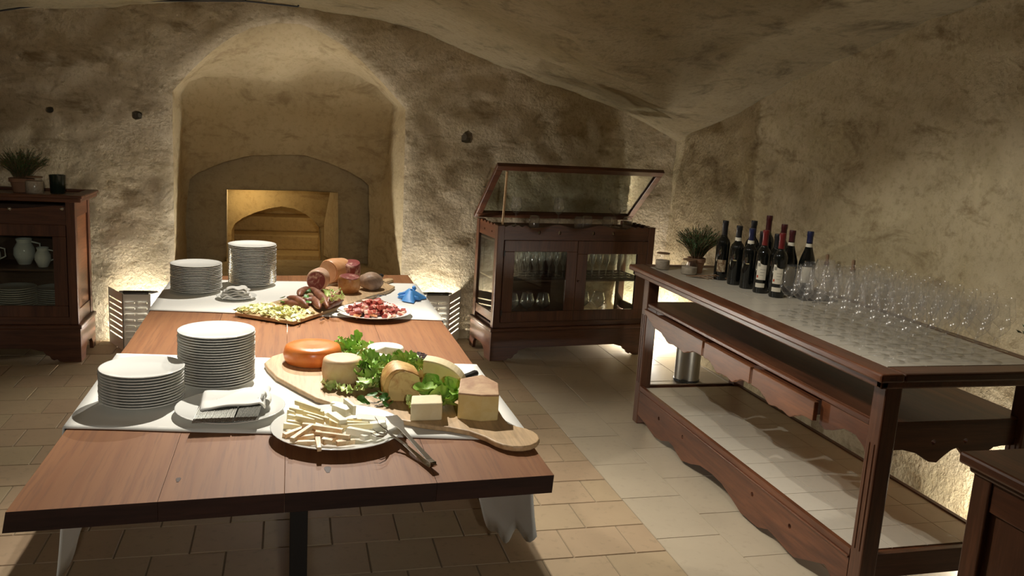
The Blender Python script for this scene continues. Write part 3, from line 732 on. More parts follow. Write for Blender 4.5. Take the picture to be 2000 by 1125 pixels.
# ------------------------------------------------------------------ left cabinet with crockery
lc = thing('crockery_cabinet', 'dark wood cabinet with a glazed door and crockery inside, at the left edge', 'display cabinet', (-2.62, 5.935, 0), 0, world=False)
W2 = 1.29; D2c = 0.42
cabinet(lc, W2, D2c, 0.25, 1.055, 2)
MB().box(0.055, W2 - 0.055, 0.004, 0.022, 0.25, 0.30).build('lower_rail', M['wood_x'], lc, bevel=0.002)
pl = [(0.055, 0.90), (W2 - 0.055, 0.90)] + [(W2 - 0.056 - (W2 - 0.112) * k / 60, 1.03 - 0.028 * math.sin(pi * ((W2 - 0.056 - (W2 - 0.112) * k / 60) % 0.59) / 0.59)) for k in range(61)]
lcg = holed_panel(pl, [], lambda u, v, w_: (u, w_, v), 0.002, 0.020, M['wood_x'], lc, 'upper_rail')
for x in (0.915, 1.215, 0.375, 0.075):
    MB().lathe([(0.012, 0), (0.012, 0.004), (0.006, 0.008), (0, 0.009)], 12, T=Matrix.Translation((x, 0.002, 1.00 if x in (0.915, 0.375) else 1.01)) @ Matrix.Rotation(pi / 2, 4, 'X')).build('screw_head', M['steel'], lc, smooth=True)
for x in (0.006, W2 - 0.024):
    for za, zc in ((0.95, 1.055), (0.25, 0.34)): MB().box(x, x + 0.018, 0.055, D2c - 0.055, za, zc).build('side_rail', M['wood_y'], lc, bevel=0.002)
    MB().box(x + 0.004, x + 0.010, 0.055, D2c - 0.055, 0.34, 0.95).build('side_panel', M['drawer'], lc)
MB().box(0.02, W2 - 0.02, 0.02, D2c - 0.02, 0.60, 0.612).build('shelf', M['wood_in'], lc)
MB().box(0.03, W2 - 0.03, D2c - 0.03, D2c - 0.018, 0.25, 1.05).build('back_panel', M['wood_in'], lc)
MB().box(0.60, 0.69, 0.004, 0.022, 0.30, 0.90).build('mullion', M['wood'], lc, bevel=0.002)
door(lc, 0.058, 0.645, 0.302, 0.905, -0.006, 0.075, 0.075, 0.075)
door(lc, 0.648, W2 - 0.057, 0.302, 0.905, -0.006, 0.078, 0.075, 0.075, 0.67)
tp = MB().box(-0.04, W2 + 0.045, -0.04, D2c + 0.02, 1.055, 1.082).box(-0.05, W2 + 0.055, -0.05, 0.035, 1.08, 1.10).box(-0.05, W2 + 0.055, D2c - 0.01, D2c + 0.025, 1.08, 1.10).box(W2 - 0.02, W2 + 0.055, 0.035, D2c - 0.01, 1.08, 1.10).box(-0.05, 0.02, 0.035, D2c - 0.01, 1.08, 1.10).build('top', M['wood_x'], lc, bevel=0.006)

# ------------------------------------------------------------------ foreground cabinet at the right edge
fc = thing('low_cabinet', 'dark wood cabinet in shadow at the right foreground corner', 'cabinet', (1.76, 1.05, 0), 0, world=False)
FW_, FD = 0.62, 0.74
MB().box(0.0, FW_, -0.02, FD, 0.865, 0.898).box(0.02, FW_, 0, FD - 0.02, 0.845, 0.866).build('top', M['wood_y'], fc, bevel=0.008)
for x, y in ((0.03, 0.02), (0.03, FD - 0.09), (FW_ - 0.07, 0.02), (FW_ - 0.07, FD - 0.09)):
    MB().box(x, x + 0.06, y, y + 0.06, 0, 0.846).build('corner_post', M['wood'], fc, bevel=0.004)
for za, zc in ((0.76, 0.846), (0.1, 0.2)): MB().box(0.036, 0.05, 0.08, FD - 0.09, za, zc).build('side_rail', M['wood_y'], fc, bevel=0.003)
MB().box(0.046, 0.056, 0.08, FD - 0.09, 0.2, 0.76).build('side_panel', M['wood'], fc)
MB().box(0.09, FW_ - 0.07, FD - 0.06, FD - 0.045, 0.1, 0.846).build('back_panel', M['wood'], fc)

# ------------------------------------------------------------------ perforated metal covers over the floor uplights
def cover(label, sgn, cx, cy):
    """white folded metal screen: front panel with louvres, two sides running back to the wall, black handle on top"""
    c = thing('lamp_screen', label, 'lamp screen', (cx, cy, 0), 0, 'louvred screens over the floor lamps', world=False)
    h = 0.405; w2 = 0.088; d = 0.27; th = 0.004; fl = 0.05
    rows = [0.335 - 0.042 * k for k in range(7)]
    def slotted(L, fn, z0=0, slots=2):
        o_ = [(0, z0), (L, z0), (L, h), (0, h)]; hs = []
        mgn = 0.018; sl = (L - mgn * (slots + 1)) / slots
        for r in rows:
            for k in range(slots):
                u0 = mgn + k * (sl + mgn); hs.append([(u0, r), (u0 + sl, r), (u0 + sl, r + 0.010), (u0, r + 0.010)])
        return o_, hs
    o_, hs = slotted(2 * w2, None)
    fp = holed_panel(o_, hs, lambda u, v, w_: (u - w2, w_, v), 0, th, M['whitemetal'], c, 'front_panel')
    for r in rows:
        for k in (0, 1):
            u0 = -w2 + 0.018 + k * 0.079
            MB().add([(u0, 0, r), (u0 + 0.061, 0, r), (u0 + 0.061, -0.010, r + 0.015), (u0, -0.010, r + 0.015)], [(0, 1, 2, 3)]).build('louvre', M['whitemetal'], fp)
    o_, hs = slotted(d, None, 0, 1)
    for sx in (-1, 1):
        holed_panel(o_, hs, lambda u, v, w_: (sx * (w2 + 0.52 * u) + w_, u, v), 0, th, M['whitemetal'], c, 'side_panel')
    MB().tube([(-w2 + 0.01 - 0.045, 0.10, h - 0.01), (-w2 + 0.01, 0.0, h + 0.012), (w2 - 0.01, 0.0, h + 0.012), (w2 - 0.01 + 0.045, 0.10, h - 0.01)], 0.014, 4).build('handle', M['black'], c)
    return c
cover('white louvred metal screen over a floor lamp, left of the niche', -1, -1.02, 6.19)
cover('white louvred metal screen over a floor lamp, right of the niche', 1, 1.095, 6.23)
# the uplight fittings
up = [None]
for i, (p_, e_) in enumerate(UPL):
    b = MB().lathe([(0.045, 0), (0.05, 0.005), (0.05, 0.05), (0.042, 0.075), (0.034, 0.08), (0.03, 0.06), (0, 0.055)], 14)
    o = b.build('floor_uplight', M['blackmetal'], smooth=True, loc=(0, 0, 0)); o.location = (p_[0], p_[1], 0)
    tag(o, 'small black uplight on the floor, ' + ['behind the left metal screen', 'behind the right metal screen', 'behind the glass cabinet', 'behind the bar counter', 'by the left wall', 'before the niche, behind the table end'][i], 'lamp', 'floor uplights along the walls')
# pedal bin behind the bar
bp = at(1340, 742, 0); bn = thing('pedal_bin', 'steel pedal bin on the floor behind the bar counter', 'bin', (bp.x, bp.y, 0), -0.6, world=False)
MB().lathe([(0.088, 0.012), (0.088, 0.26)], 28).build('body', M['dullsteel'], bn, smooth=True)
MB().lathe([(0.092, 0), (0.092, 0.014), (0.088, 0.016)], 28).build('base_ring', M['black'], bn)
MB().lathe([(0.09, 0.26), (0.09, 0.275), (0.07, 0.30), (0, 0.308)], 28).build('lid', M['dullsteel'], bn, smooth=True)
MB().box(-0.03, 0.03, -0.135, -0.09, 0.012, 0.02).build('pedal', M['black'], bn, bevel=0.004)
# ------------------------------------------------------------------ plates
RZ = TZ + 0.0065     # top of the runners
def plate_mesh(r, h=0.020, foot=0.55, name='plate', seg=40):
    f = r * foot
    prof = [(0, 0.003), (f - 0.004, 0.003), (f - 0.003, 0), (f, 0), (f + 0.003, 0.003), (r * 0.72, 0.007), (r - 0.004, h - 0.004), (r, h - 0.001), (r - 0.0015, h), (r - 0.006, h - 0.001), (r * 0.72, 0.0105), (r * 0.64, 0.0075), (0, 0.007)]
    return MB().lathe(prof, seg).build(name, M['ceramic'], smooth='all')
pp = plate_mesh(0.127); used = [False]
def stack(cx, cy, z, n, dz, where, group, jit=0.0012):
    for k in range(n):
        i = n - 1 - k   # counted from the top
        nm = ORD[i] + (' plate' if i == 0 else ' plate from the top')
        if k == 0: lab = f'lowest dinner plate of {where}'
        else: lab = f'dinner plate, {ORD[i]} from the top of {where}' if i else f'topmost white dinner plate of {where}'
        o = place(pp, used, (cx + random.uniform(-jit, jit), cy + random.uniform(-jit, jit), z + dz * k), 0, lab, group)
        o['category'] = 'plate'
stack(-0.447, 2.785, RZ, 12, 0.0089, 'the short near stack', 'dinner plates in the short near stack')
stack(-0.237, 2.975, RZ, 20, 0.0090, 'the tall near stack', 'dinner plates in the tall near stack')
stack(-0.462, 4.57, RZ, 16, 0.0087, 'the far left stack', 'dinner plates in the far left stack')
stack(-0.194, 4.775, RZ, 24, 0.0090, 'the tallest far stack', 'dinner plates in the tallest far stack')
pl_ = plate_mesh(0.165, 0.022, 0.55, 'plate'); pl_.location = (-0.172, 2.665, RZ)
tag(pl_, 'wide white plate holding folded cutlery and a napkin', 'plate')
cp = plate_mesh(0.196, 0.024, 0.55, 'plate'); cp.location = (0.147, 2.452, RZ)
tag(cp, 'large white plate piled with cut cheese sticks', 'plate')
mp_ = plate_mesh(0.178, 0.024, 0.55, 'plate'); mp_.location = (0.402, 4.03, RZ)
tag(mp_, 'large white plate piled with diced cured meat', 'plate')
sp_ = plate_mesh(0.098, 0.016, 0.55, 'plate'); sp_.location = (-0.255, 4.405, RZ)
tag(sp_, 'small white plate under a pile of crumpled napkins', 'plate')

# cutlery laid side by side under a napkin
def fork():
    b = MB(); w_ = [(0, 0.0075), (0.02, 0.009), (0.05, 0.0065), (0.10, 0.004), (0.125, 0.005), (0.14, 0.011), (0.152, 0.012)]
    vs = []
    for y, h in w_:
        zz = 0.004 * math.sin(y / 0.15 * pi)
        vs += [(-0.0011, y, zz - h), (0.0011, y, zz - h), (0.0011, y, zz + h), (-0.0011, y, zz + h)]
    n = len(w_)
    fs = [(4 * i + k, 4 * i + (k + 1) % 4, 4 * i + 4 + (k + 1) % 4, 4 * i + 4 + k) for i in range(n - 1) for k in range(4)] + [(3, 2, 1, 0), (4 * n - 4, 4 * n - 3, 4 * n - 2, 4 * n - 1)]
    b.add(vs, fs)
    for k in range(4): b.box(-0.0008, 0.0008, 0.15, 0.185, -0.011 + 0.0062 * k, -0.0085 + 0.0062 * k)
    return b.build('fork', M['cutlery'])
fk = fork(); fu = [False]
p0 = at(377, 827, 0.781); p1 = at(500, 822, 0.781)
for g_, (a, c, n) in enumerate(((0, 0.62, 28), (0.66, 1.0, 16))):
    for k in range(n):
        t = a + (c - a) * k / (n - 1)
        o = place(fk, fu, (p0.x + (p1.x - p0.x) * t, p0.y + (p1.y - p0.y) * t + 0.002 * random.random(), 0.788 + random.uniform(-0.0005, 0.0005)), -0.03, None, 'forks under the napkin', rot=(0.05, 0.35 if g_ == 0 else 0.5, -0.06))
        tag(o, 'steel fork on edge in the ' + ('wider left' if g_ == 0 else 'narrower right') + ' row under the napkin', 'fork')
def sheet(name, fn, nu, nv, m, thick=0.002, loc=(0, 0, 0)):
    b = MB(); b.add([fn(i / nu, j / nv) for i in range(nu + 1) for j in range(nv + 1)], [(i * (nv + 1) + j, (i + 1) * (nv + 1) + j, (i + 1) * (nv + 1) + j + 1, i * (nv + 1) + j + 1) for i in range(nu) for j in range(nv)])
    o = b.build(name, m, smooth='all', loc=loc)
    if thick: sd = o.modifiers.new('thick', 'SOLIDIFY'); sd.thickness = thick; sd.offset = 0
    return o
# napkin: folded pad over the forks, right side falling to the plate
na = at(397, 760, 0.80); nb_ = at(520, 752, 0.80); nc = at(388, 800, 0.806); nd = at(518, 786, 0.806)
def nap(u, v):
    top = na.lerp(nb_, u); bot = nc.lerp(nd, u); p = top.lerp(bot, v)
    z = 0.806 + 0.004 * nz((u * 3, v * 3, 1), 1.0) + 0.003 * math.sin(u * 9 + v * 4)
    if v < 0.25: z -= 0.030 * (1 - v / 0.25) ** 2
    if u > 0.93: z -= 0.02 * ((u - 0.93) / 0.07)
    if u < 0.05: z -= 0.012 * ((0.05 - u) / 0.05)
    return (p.x, p.y, z)
o = sheet('napkin', nap, 22, 14, M['cloth'], 0.005, (-0.17, 2.68, 0.78)); tag(o, 'folded white linen napkin laid over the forks on the wide plate', 'napkin')
# its fold at the right edge
def fold(u, v):
    a = v * pi; p = at(521, 788, 0.79).lerp(at(524, 757, 0.80), u)
    return (p.x - 0.004 + 0.014 * math.sin(a) + 0.004 * math.sin(u * 6), p.y, 0.792 + 0.013 * math.cos(a) + 0.004 * u)
fo = MB().add([fold(i / 8, j / 8) for i in range(9) for j in range(9)], [(i * 9 + j, (i + 1) * 9 + j, (i + 1) * 9 + j + 1, i * 9 + j + 1) for i in range(8) for j in range(8)]).build('fold', M['cloth'], o, smooth='all')

# small pile of napkins on the far small plate
for k in range(5):
    a0 = random.uniform(-0.25, 0.25)
    def fn(u, v, k=k, a0=a0):
        x = (u - 0.5) * (0.15 - 0.012 * k); y = (v - 0.5) * (0.12 - 0.01 * k)
        z = 0.010 + 0.0095 * k + 0.006 * nz((u * 2.5, v * 2.5, k * 3.1), 1.0) + 0.004 * math.sin(u * 12 + k) * (1 if v < 0.3 else 0.3) - 0.05 * max(0, abs(u - 0.5) - 0.38)
        return (-0.255 + x * math.cos(a0) - y * math.sin(a0), 4.40 + x * math.sin(a0) + y * math.cos(a0), RZ + 0.006 + z)
    o = sheet('napkin', fn, 14, 12, M['cloth'], 0.004, (-0.255, 4.4, RZ)); tag(o, f'crumpled white napkin, {ORD[4-k]} of the pile on the small far plate' if k < 4 else 'crumpled white napkin on top of the pile on the small far plate', 'napkin', 'napkins on the small plate')

# ------------------------------------------------------------------ boards
cbp = [(-0.085, 3.16), (-0.073, 3.093), (-0.04, 2.98), (0.022, 2.86), (0.09, 2.735), (0.179, 2.635), (0.262, 2.578), (0.338, 2.505), (0.41, 2.455), (0.482, 2.422), (0.535, 2.385), (0.572, 2.335), (0.592, 2.292), (0.612, 2.265), (0.637, 2.250), (0.665, 2.246), (0.693, 2.254), (0.718, 2.275), (0.733, 2.303), (0.738, 2.335), (0.732, 2.367), (0.715, 2.394), (0.69, 2.415), (0.672, 2.44), (0.668, 2.50), (0.672, 2.60), (0.65, 2.74), (0.59, 2.90), (0.50, 3.05), (0.38, 3.19), (0.24, 3.30), (0.10, 3.345), (0.0, 3.32), (-0.06, 3.25)]
CZ = RZ + 0.017
o = MB().prism(cbp, lambda u, v, w_: (u, v, w_), RZ, CZ).build('cheese_board', M['board'], bevel=0.005, loc=(0.3, 2.8, RZ), seg=3)
tag(o, 'long pale wooden paddle board under the cheeses, handle over the table front', 'serving board')
dx = Vector((0.636, 0.924, 0)).normalized(); dy = Vector((-dx.y, dx.x, 0)); o0 = Vector((0.024, 3.826, 0))
def mbp(u, v): q_ = o0 + dx * u + dy * v; return (q_.x, q_.y)
mb = [mbp(*q_) for q_ in ((0, 0), (0.9, 0), (1.02, 0.03), (1.06, 0.10), (1.08, 0.135), (1.20, 0.135), (1.225, 0.155), (1.22, 0.18), (1.19, 0.19), (1.08, 0.19), (1.06, 0.22), (1.02, 0.29), (0.9, 0.32), (0, 0.32))]
o = MB().prism(mb, lambda u, v, w_: (u, v, w_), RZ, CZ).build('meat_board', M['board'], bevel=0.003, loc=(0.3, 4.4, RZ))
tag(o, 'long pale wooden handled board under the cold meats', 'serving board')

# ------------------------------------------------------------------ cheeses
def fmat(name, a, c, sc=12, rough=0.55, bump=0.2, det=5, lo=0.4, hi=0.62, sss=0.0, bd=0.003):
    m = mat(name, a, rough); q = N(m); v = q.coords((1, 1, 1)); n1 = q.noise(v, sc, det, 0.6, 0.5)
    q.col(q.ramp(n1, [(lo, a), (hi, c)])); q.bump(q.noise(v, sc * 4, 3), bump, bd)
    if sss: q.b.inputs['Subsurface Weight'].default_value = sss; q.b.inputs['Subsurface Scale'].default_value = 0.01
    return m
M['orange'] = fmat('orange waxed rind', (0.62, 0.17, 0.035), (0.68, 0.22, 0.05), 20, 0.28, 0.1)
M['beige'] = fmat('beige cheese rind', (0.64, 0.42, 0.23), (0.70, 0.50, 0.30), 25, 0.6, 0.15)
M['cream'] = fmat('cream cheese paste', (0.74, 0.62, 0.37), (0.78, 0.67, 0.43), 25, 0.5, 0.15)
M['white'] = fmat('white soft cheese', (0.78, 0.74, 0.58), (0.82, 0.79, 0.66), 30, 0.55, 0.15)
M['marc'] = fmat('dark grape marc crust', (0.035, 0.012, 0.018), (0.12, 0.05, 0.045), 160, 0.4, 1.0, 3, bd=0.006)
M['brownrind'] = fmat('browned cheese rind', (0.62, 0.40, 0.13), (0.38, 0.17, 0.04), 22, 0.5, 0.35)
M['paste'] = fmat('yellow cheese paste', (0.70, 0.53, 0.22), (0.74, 0.59, 0.28), 25, 0.5, 0.15)
M['paleyellow'] = fmat('pale yellow cheese paste', (0.68, 0.59, 0.24), (0.72, 0.63, 0.30), 25, 0.5, 0.1)
M['cutface'] = fmat('yellow paste browned at the edges', (0.64, 0.47, 0.19), (0.46, 0.25, 0.08), 24, 0.5, 0.2, 5, 0.52, 0.72)
M['brownrind2'] = fmat('mottled brown rind', (0.55, 0.36, 0.20), (0.38, 0.21, 0.11), 14, 0.7, 0.4)
def wheel(r, h, ed=0.008, bulge=0.003):
    return [(0, 0), (r - ed, 0), (r - ed * 0.3, ed * 0.3), (r, ed), (r + bulge, h / 2), (r, h - ed), (r - ed * 0.3, h - ed * 0.3), (r - ed, h), (r * 0.5, h - 0.001), (0, h - 0.002)]
c = MB().lathe(wheel(0.104, 0.068, 0.016, 0.004), 48, (0.090, 3.165, CZ)).build('round_cheese', M['orange'], smooth='all', loc=(0.09, 3.165, CZ))
tag(c, 'round cheese wheel with a glossy orange waxed rind', 'cheese')
c = MB().lathe(wheel(0.069, 0.085, 0.012, 0.004), 40, (0.187, 2.925, CZ)).build('round_cheese', M['beige'], smooth='all', loc=(0.187, 2.925, CZ))
tag(c, 'small beige round cheese in front of the orange wheel', 'cheese')
# white soft cheese with a wedge cut out and its piece beside
def pie(cx, cy, r, a0, a1, n=20):
    return [(cx, cy)] + [(cx + r * math.cos(a0 + (a1 - a0) * k / n), cy + r * math.sin(a0 + (a1 - a0) * k / n)) for k in range(n + 1)]
c = MB().prism(pie(0.355, 3.10, 0.068, -0.6, 4.1, 30), lambda u, v, w_: (u, v, w_), CZ, CZ + 0.075).build('soft_cheese', M['white'], bevel=0.005, loc=(0.355, 3.1, CZ), smooth=True)
tag(c, 'white soft cheese round with a wedge cut out', 'cheese')
c = MB().prism(pie(0.325, 3.065, 0.062, -1.9, -0.8, 8), lambda u, v, w_: (u, v, w_), CZ, CZ + 0.062).build('soft_cheese', M['white'], bevel=0.005, loc=(0.325, 3.06, CZ), smooth=True)
tag(c, 'white soft cheese wedge pulled from the cut round', 'cheese')
c = thing('crusted_cheese', 'small round cheese crusted with dark grape skins', 'cheese', (0.446, 2.985, CZ))
MB().lathe(wheel(0.060, 0.062, 0.008), 32, (0.446, 2.985, CZ)).build('body', M['cream'], c, smooth='all')
b = MB(); random.seed(3)
for k in range(150):
    a = random.uniform(0, 2 * pi); r = 0.058 * math.sqrt(random.random()); s = random.uniform(0.004, 0.007)
    b.box(-s, s, -s * 0.6, s * 0.6, -s * 0.4, s * 0.4, Matrix.Translation((0.446 + r * math.cos(a), 2.985 + r * math.sin(a), CZ + 0.064 + random.uniform(0, 0.004))) @ Matrix.Rotation(random.uniform(0, 3), 4, 'Z') @ Matrix.Rotation(random.uniform(-0.7, 0.7), 4, 'X'))
tag(b.build('grape_crust', M['marc'], c), kind='stuff')
# browned half cheese
c = thing('browned_cheese', 'half cheese with browned rind and a smooth yellow cut face, amid lettuce', 'cheese', (0.36, 2.74, CZ))
bo = [(0.318, 0), (0.306, 0.02), (0.303, 0.05), (0.310, 0.078), (0.326, 0.100), (0.345, 0.111), (0.365, 0.112), (0.395, 0.104), (0.419, 0.092), (0.424, 0.07), (0.422, 0.03), (0.414, 0)]
b = MB(); n_ = len(bo); vs = []
for y_, s_, dz in ((2.672, 0.97, -0.001), (2.682, 1.0, 0), (2.73, 1.03, 0.001), (2.785, 1.0, -0.003), (2.82, 0.85, -0.012)):
    vs += [(0.365 + (x - 0.365) * s_, y_ + 0.10 * (0.365 - x) * (1 if y_ < 2.7 else 0.3), CZ + max(0, z * (1 + dz * 8))) for x, z in bo]
b.add(vs, [(k * n_ + i, k * n_ + (i + 1) % n_, (k + 1) * n_ + (i + 1) % n_, (k + 1) * n_ + i) for k in range(4) for i in range(n_)] + [tuple(range(n_)), tuple(4 * n_ + i for i in range(n_))])
b.build('rind', M['brownrind'], c, smooth=True, bevel=0.004)
fo_ = [(0.372 + (x - 0.365) * 0.86 , 0.004 + z * 0.90) for x, z in bo]
MB().prism(fo_, lambda u, v, w_: (u, w_ + 0.10 * (0.365 - u), CZ + v), 2.668, 2.674).build('cut_face', M['cutface'], c, bevel=0.002)
# big yellow wedge standing on its cut side
c = thing('yellow_wedge', 'tall pale yellow quarter wheel of cheese standing upright', 'cheese', (0.53, 2.86, CZ))
pa = at(824, 765, CZ); pb = at(906, 772, CZ); dirx = (pb - pa).normalized(); L_ = (pb - pa).length; nrm = Vector((-dirx.y, dirx.x, 0))
arc = [(0, 0)] + [(L_ * math.sin(t * pi / 2 / 14), 0.108 * math.cos(t * pi / 2 / 14) ** 0.8 if t < 14 else 0.0) for t in range(15)]
f1 = lambda u, v, w_: tuple(pa + dirx * u + nrm * w_ + Vector((0, 0, v)))
MB().prism(arc, f1, 0, 0.07).build('paste', M['paleyellow'], c, bevel=0.003)
rin = [(u * 1.015, v * 1.03) for u, v in arc[1:]] + [(u * 0.995, v * 0.995) for u, v in reversed(arc[1:])]
MB().prism(rin, f1, 0.003, 0.069).build('rind', M['cream'], c)
# small pale block
c = MB(); P_ = [at(801, 823, CZ), at(863, 821, CZ), at(863, 821, CZ) + Vector((0.012, 0.09, 0)), at(801, 823, CZ) + Vector((0.015, 0.085, 0))]
c.prism([(p.x, p.y) for p in P_], lambda u, v, w_: (u, v, w_), CZ, CZ + 0.056)
c = c.build('cheese_block', M['cream'], bevel=0.004, loc=(P_[0].x, P_[0].y, CZ)); tag(c, 'small pale rectangular block of cheese near the board handle', 'cheese')
# large wedge with brown rind on top
c = thing('rind_wedge', 'large cheese wedge with mottled brown rind on top, beside the board handle', 'cheese', (0.58, 2.55, CZ))
q1 = at(893, 818, CZ); q2 = at(938, 824, CZ); q2b = at(972, 822, CZ); q3 = at(972, 822, CZ) + Vector((0.02, 0.10, 0)); q4 = Vector((0.625, 2.64, CZ)); q5 = q1 + Vector((0.03, 0.12, 0))
pg = [(p.x, p.y) for p in (q1, q2, q2b, q3, q4, q5)]
b = MB(); hs_ = [0.083, 0.086, 0.083, 0.090, 0.097, 0.092]; nn_ = 6
b.add([(x, y, CZ) for x, y in pg] + [(x, y, CZ + h) for (x, y), h in zip(pg, hs_)], [tuple(range(6)), tuple(range(11, 5, -1))] + [(i, (i + 1) % 6, 6 + (i + 1) % 6, 6 + i) for i in range(6)])
b.build('paste', M['paste'], c, bevel=0.004)
b = MB(); sx = sum(x for x, y in pg) / 6; sy = sum(y for x, y in pg) / 6; s = 1.01
b.add([(sx + (x - sx) * s, sy + (y - sy) * s, CZ + h - 0.004) for (x, y), h in zip(pg, hs_)] + [(sx + (x - sx) * s, sy + (y - sy) * s, CZ + h + 0.003) for (x, y), h in zip(pg, hs_)], [tuple(range(6)), tuple(range(11, 5, -1))] + [(i, (i + 1) % 6, 6 + (i + 1) % 6, 6 + i) for i in range(6)])
b.build('rind', M['brownrind2'], c, bevel=0.003)
# knives
def knife(label, h0, h1, tip, name='knife'):
    k = thing(name, label, 'knife', tuple(h0))
    d = (h1 - h0); mid = [h0.lerp(h1, t) for t in (0, 0.15, 0.4, 0.7, 0.9, 1.0)]
    MB().tube(mid, 0.012, 8, [0.011, 0.014, 0.012, 0.012, 0.014, 0.009]).build('handle', M['black'], k, smooth=True)
    dd = (tip - h0).normalized(); sd_ = Vector((-dd.y, dd.x, 0)) * 0.014
    MB().add([h0 + sd_, h0 - sd_, h0.lerp(tip, 0.8) - sd_ * 0.9, tip, h0 + sd_ + Vector((0, 0, 0.002)), h0 - sd_ + Vector((0, 0, 0.002)), h0.lerp(tip, 0.8) - sd_ * 0.9 + Vector((0, 0, 0.002)), tip + Vector((0, 0, 0.002))], [(0, 1, 2, 3), (7, 6, 5, 4), (0, 4, 5, 1), (1, 5, 6, 2), (2, 6, 7, 3), (3, 7, 4, 0)]).build('blade', M['steel'], k)
knife('black-handled knife lying behind the cheeses, handle past the board edge', at(884, 745, 0.790), at(932, 728, 0.808), at(884, 745, 0.79) + Vector((-0.16, -0.03, -0.002)))
knife('black-handled knife lying beside the cured meats at the far end', at(724, 546, 0.80), at(747, 538, 0.806), at(724, 546, 0.80) + Vector((-0.1, -0.08, -0.004)))

# ------------------------------------------------------------------ greens
def leafmat(name, a, c):
    m = mat(name, a, 0.45); q = N(m); v = q.coords((1, 1, 1)); q.col(q.ramp(q.noise(v, 30, 3), [(0.35, a), (0.65, c)]))
    q.b.inputs['Transmission Weight'].default_value = 0.0; return m
M['lettuce'] = leafmat('frilly green lettuce', (0.20, 0.40, 0.05), (0.40, 0.58, 0.13))
M['palelettuce'] = leafmat('pale green lettuce', (0.38, 0.52, 0.14), (0.62, 0.68, 0.32))
M['herb'] = leafmat('dark green herb', (0.035, 0.12, 0.015), (0.09, 0.22, 0.04))
M['chicory'] = leafmat('yellow shredded endive', (0.66, 0.66, 0.24), (0.80, 0.78, 0.46))
M['rosemary'] = leafmat('rosemary needles', (0.03, 0.085, 0.025), (0.075, 0.16, 0.055))
def ruffle_leaf(r, seed, freq=7, amp=0.3, cup=0.5, m='lettuce'):
    rnd = random.Random(seed); ph = rnd.uniform(0, 6); b = MB(); nr, ns = 5, 34; vs = [(0, 0, 0)]
    for i in range(1, nr + 1):
        t = i / nr
        for k in range(ns):
            a = 2 * pi * k / ns; rr = r * t * (1 + 0.18 * math.sin(2 * a + ph) + 0.10 * t * math.sin(freq * 1.7 * a + ph) )
            z = r * (cup * t * t * (0.5 + 0.5 * math.cos(a + ph)) + amp * t ** 3 * math.sin(freq * a + ph + 2 * math.sin(3 * a)))
            vs.append((rr * math.cos(a), rr * math.sin(a) * 0.8, z))
    fs = [(0, 1 + k, 1 + (k + 1) % ns) for k in range(ns)]
    for i in range(nr - 1):
        for k in range(ns): fs.append((1 + i * ns + k, 1 + (i + 1) * ns + k, 1 + (i + 1) * ns + (k + 1) % ns, 1 + i * ns + (k + 1) % ns))
    b.add(vs, fs); o = b.build('leaf', M[m], smooth='all'); me = o.data; bpy.data.objects.remove(o); return me
LM = {m: [ruffle_leaf(0.045, s, f, a, c, m) for s, f, a, c in ((1, 9, 0.30, 0.5), (2, 7, 0.34, 0.8), (3, 11, 0.26, 0.3))] for m in ('lettuce', 'palelettuce')}
LM['herb'] = [ruffle_leaf(0.016, s, 2, 0.05, 0.5, 'herb') for s in (4, 5)]
LM['smooth'] = [ruffle_leaf(0.045, s, 3, 0.12, 0.9, 'lettuce') for s in (6, 7)]
def greens(name, label, pts, kind, size=1.0, cat='lettuce', seed=0, up=0.9):
    rnd = random.Random(seed); c0 = sum((Vector(p) for p in pts), Vector()) / len(pts)
    t = thing(name, label, cat, tuple(c0))
    for i, p in enumerate(pts):
        o = bpy.data.objects.new('leaf', rnd.choice(LM[kind])); COL.objects.link(o); o.parent = t
        o.location = Vector(p) - c0; o.rotation_euler = (rnd.uniform(-up, up), rnd.uniform(-up, up), rnd.uniform(0, 6.3)); s = size * rnd.uniform(0.75, 1.15); o.scale = (s, s, s)
    return t
def scat(px0, px1, py0, py1, z0, z1, n, seed):
    rnd = random.Random(seed); out = []
    for k in range(n):
        z = rnd.uniform(z0, z1); out.append(at(rnd.uniform(px0, px1), rnd.uniform(py0, py1), z))
    return out
def box_pts(x0, x1, y0, y1, z0, z1, n, seed):
    rnd = random.Random(seed); return [Vector((rnd.uniform(x0, x1), rnd.uniform(y0, y1), rnd.uniform(z0, z1))) for _ in range(n)]
greens('lettuce', 'frilly green lettuce behind the orange and beige cheeses', box_pts(0.20, 0.31, 3.12, 3.34, CZ + 0.015, CZ + 0.055, 13, 1), 'lettuce', 0.8, seed=1)
greens('lettuce', 'frilly lettuce clump in the middle of the cheese board', box_pts(0.245, 0.345, 2.78, 2.92, CZ + 0.015, CZ + 0.085, 16, 2), 'lettuce', 0.85, seed=2)
greens('lettuce', 'frilly lettuce between the browned half and the dark-crusted cheese', box_pts(0.36, 0.47, 2.84, 2.93, CZ + 0.02, CZ + 0.09, 11, 3), 'lettuce', 0.75, seed=3)
greens('lettuce', 'flat lettuce leaf under the small beige cheese', [at(650, 757, CZ + 0.008), at(672, 762, CZ + 0.008), at(695, 762, CZ + 0.01), at(715, 755, CZ + 0.015), at(640, 752, CZ + 0.01)], 'palelettuce', 0.7, seed=4, up=0.3)
greens('lettuce', 'smooth green lettuce behind the small pale block', box_pts(0.44, 0.53, 2.58, 2.68, CZ + 0.015, CZ + 0.055, 13, 5), 'smooth', 0.85, seed=5, up=0.7)
greens('lettuce', 'tuft of frisee at the left end of the small pale block', [at(799, 790, CZ + 0.02), at(800, 782, CZ + 0.025), at(803, 795, CZ + 0.015)], 'palelettuce', 0.45, seed=6)
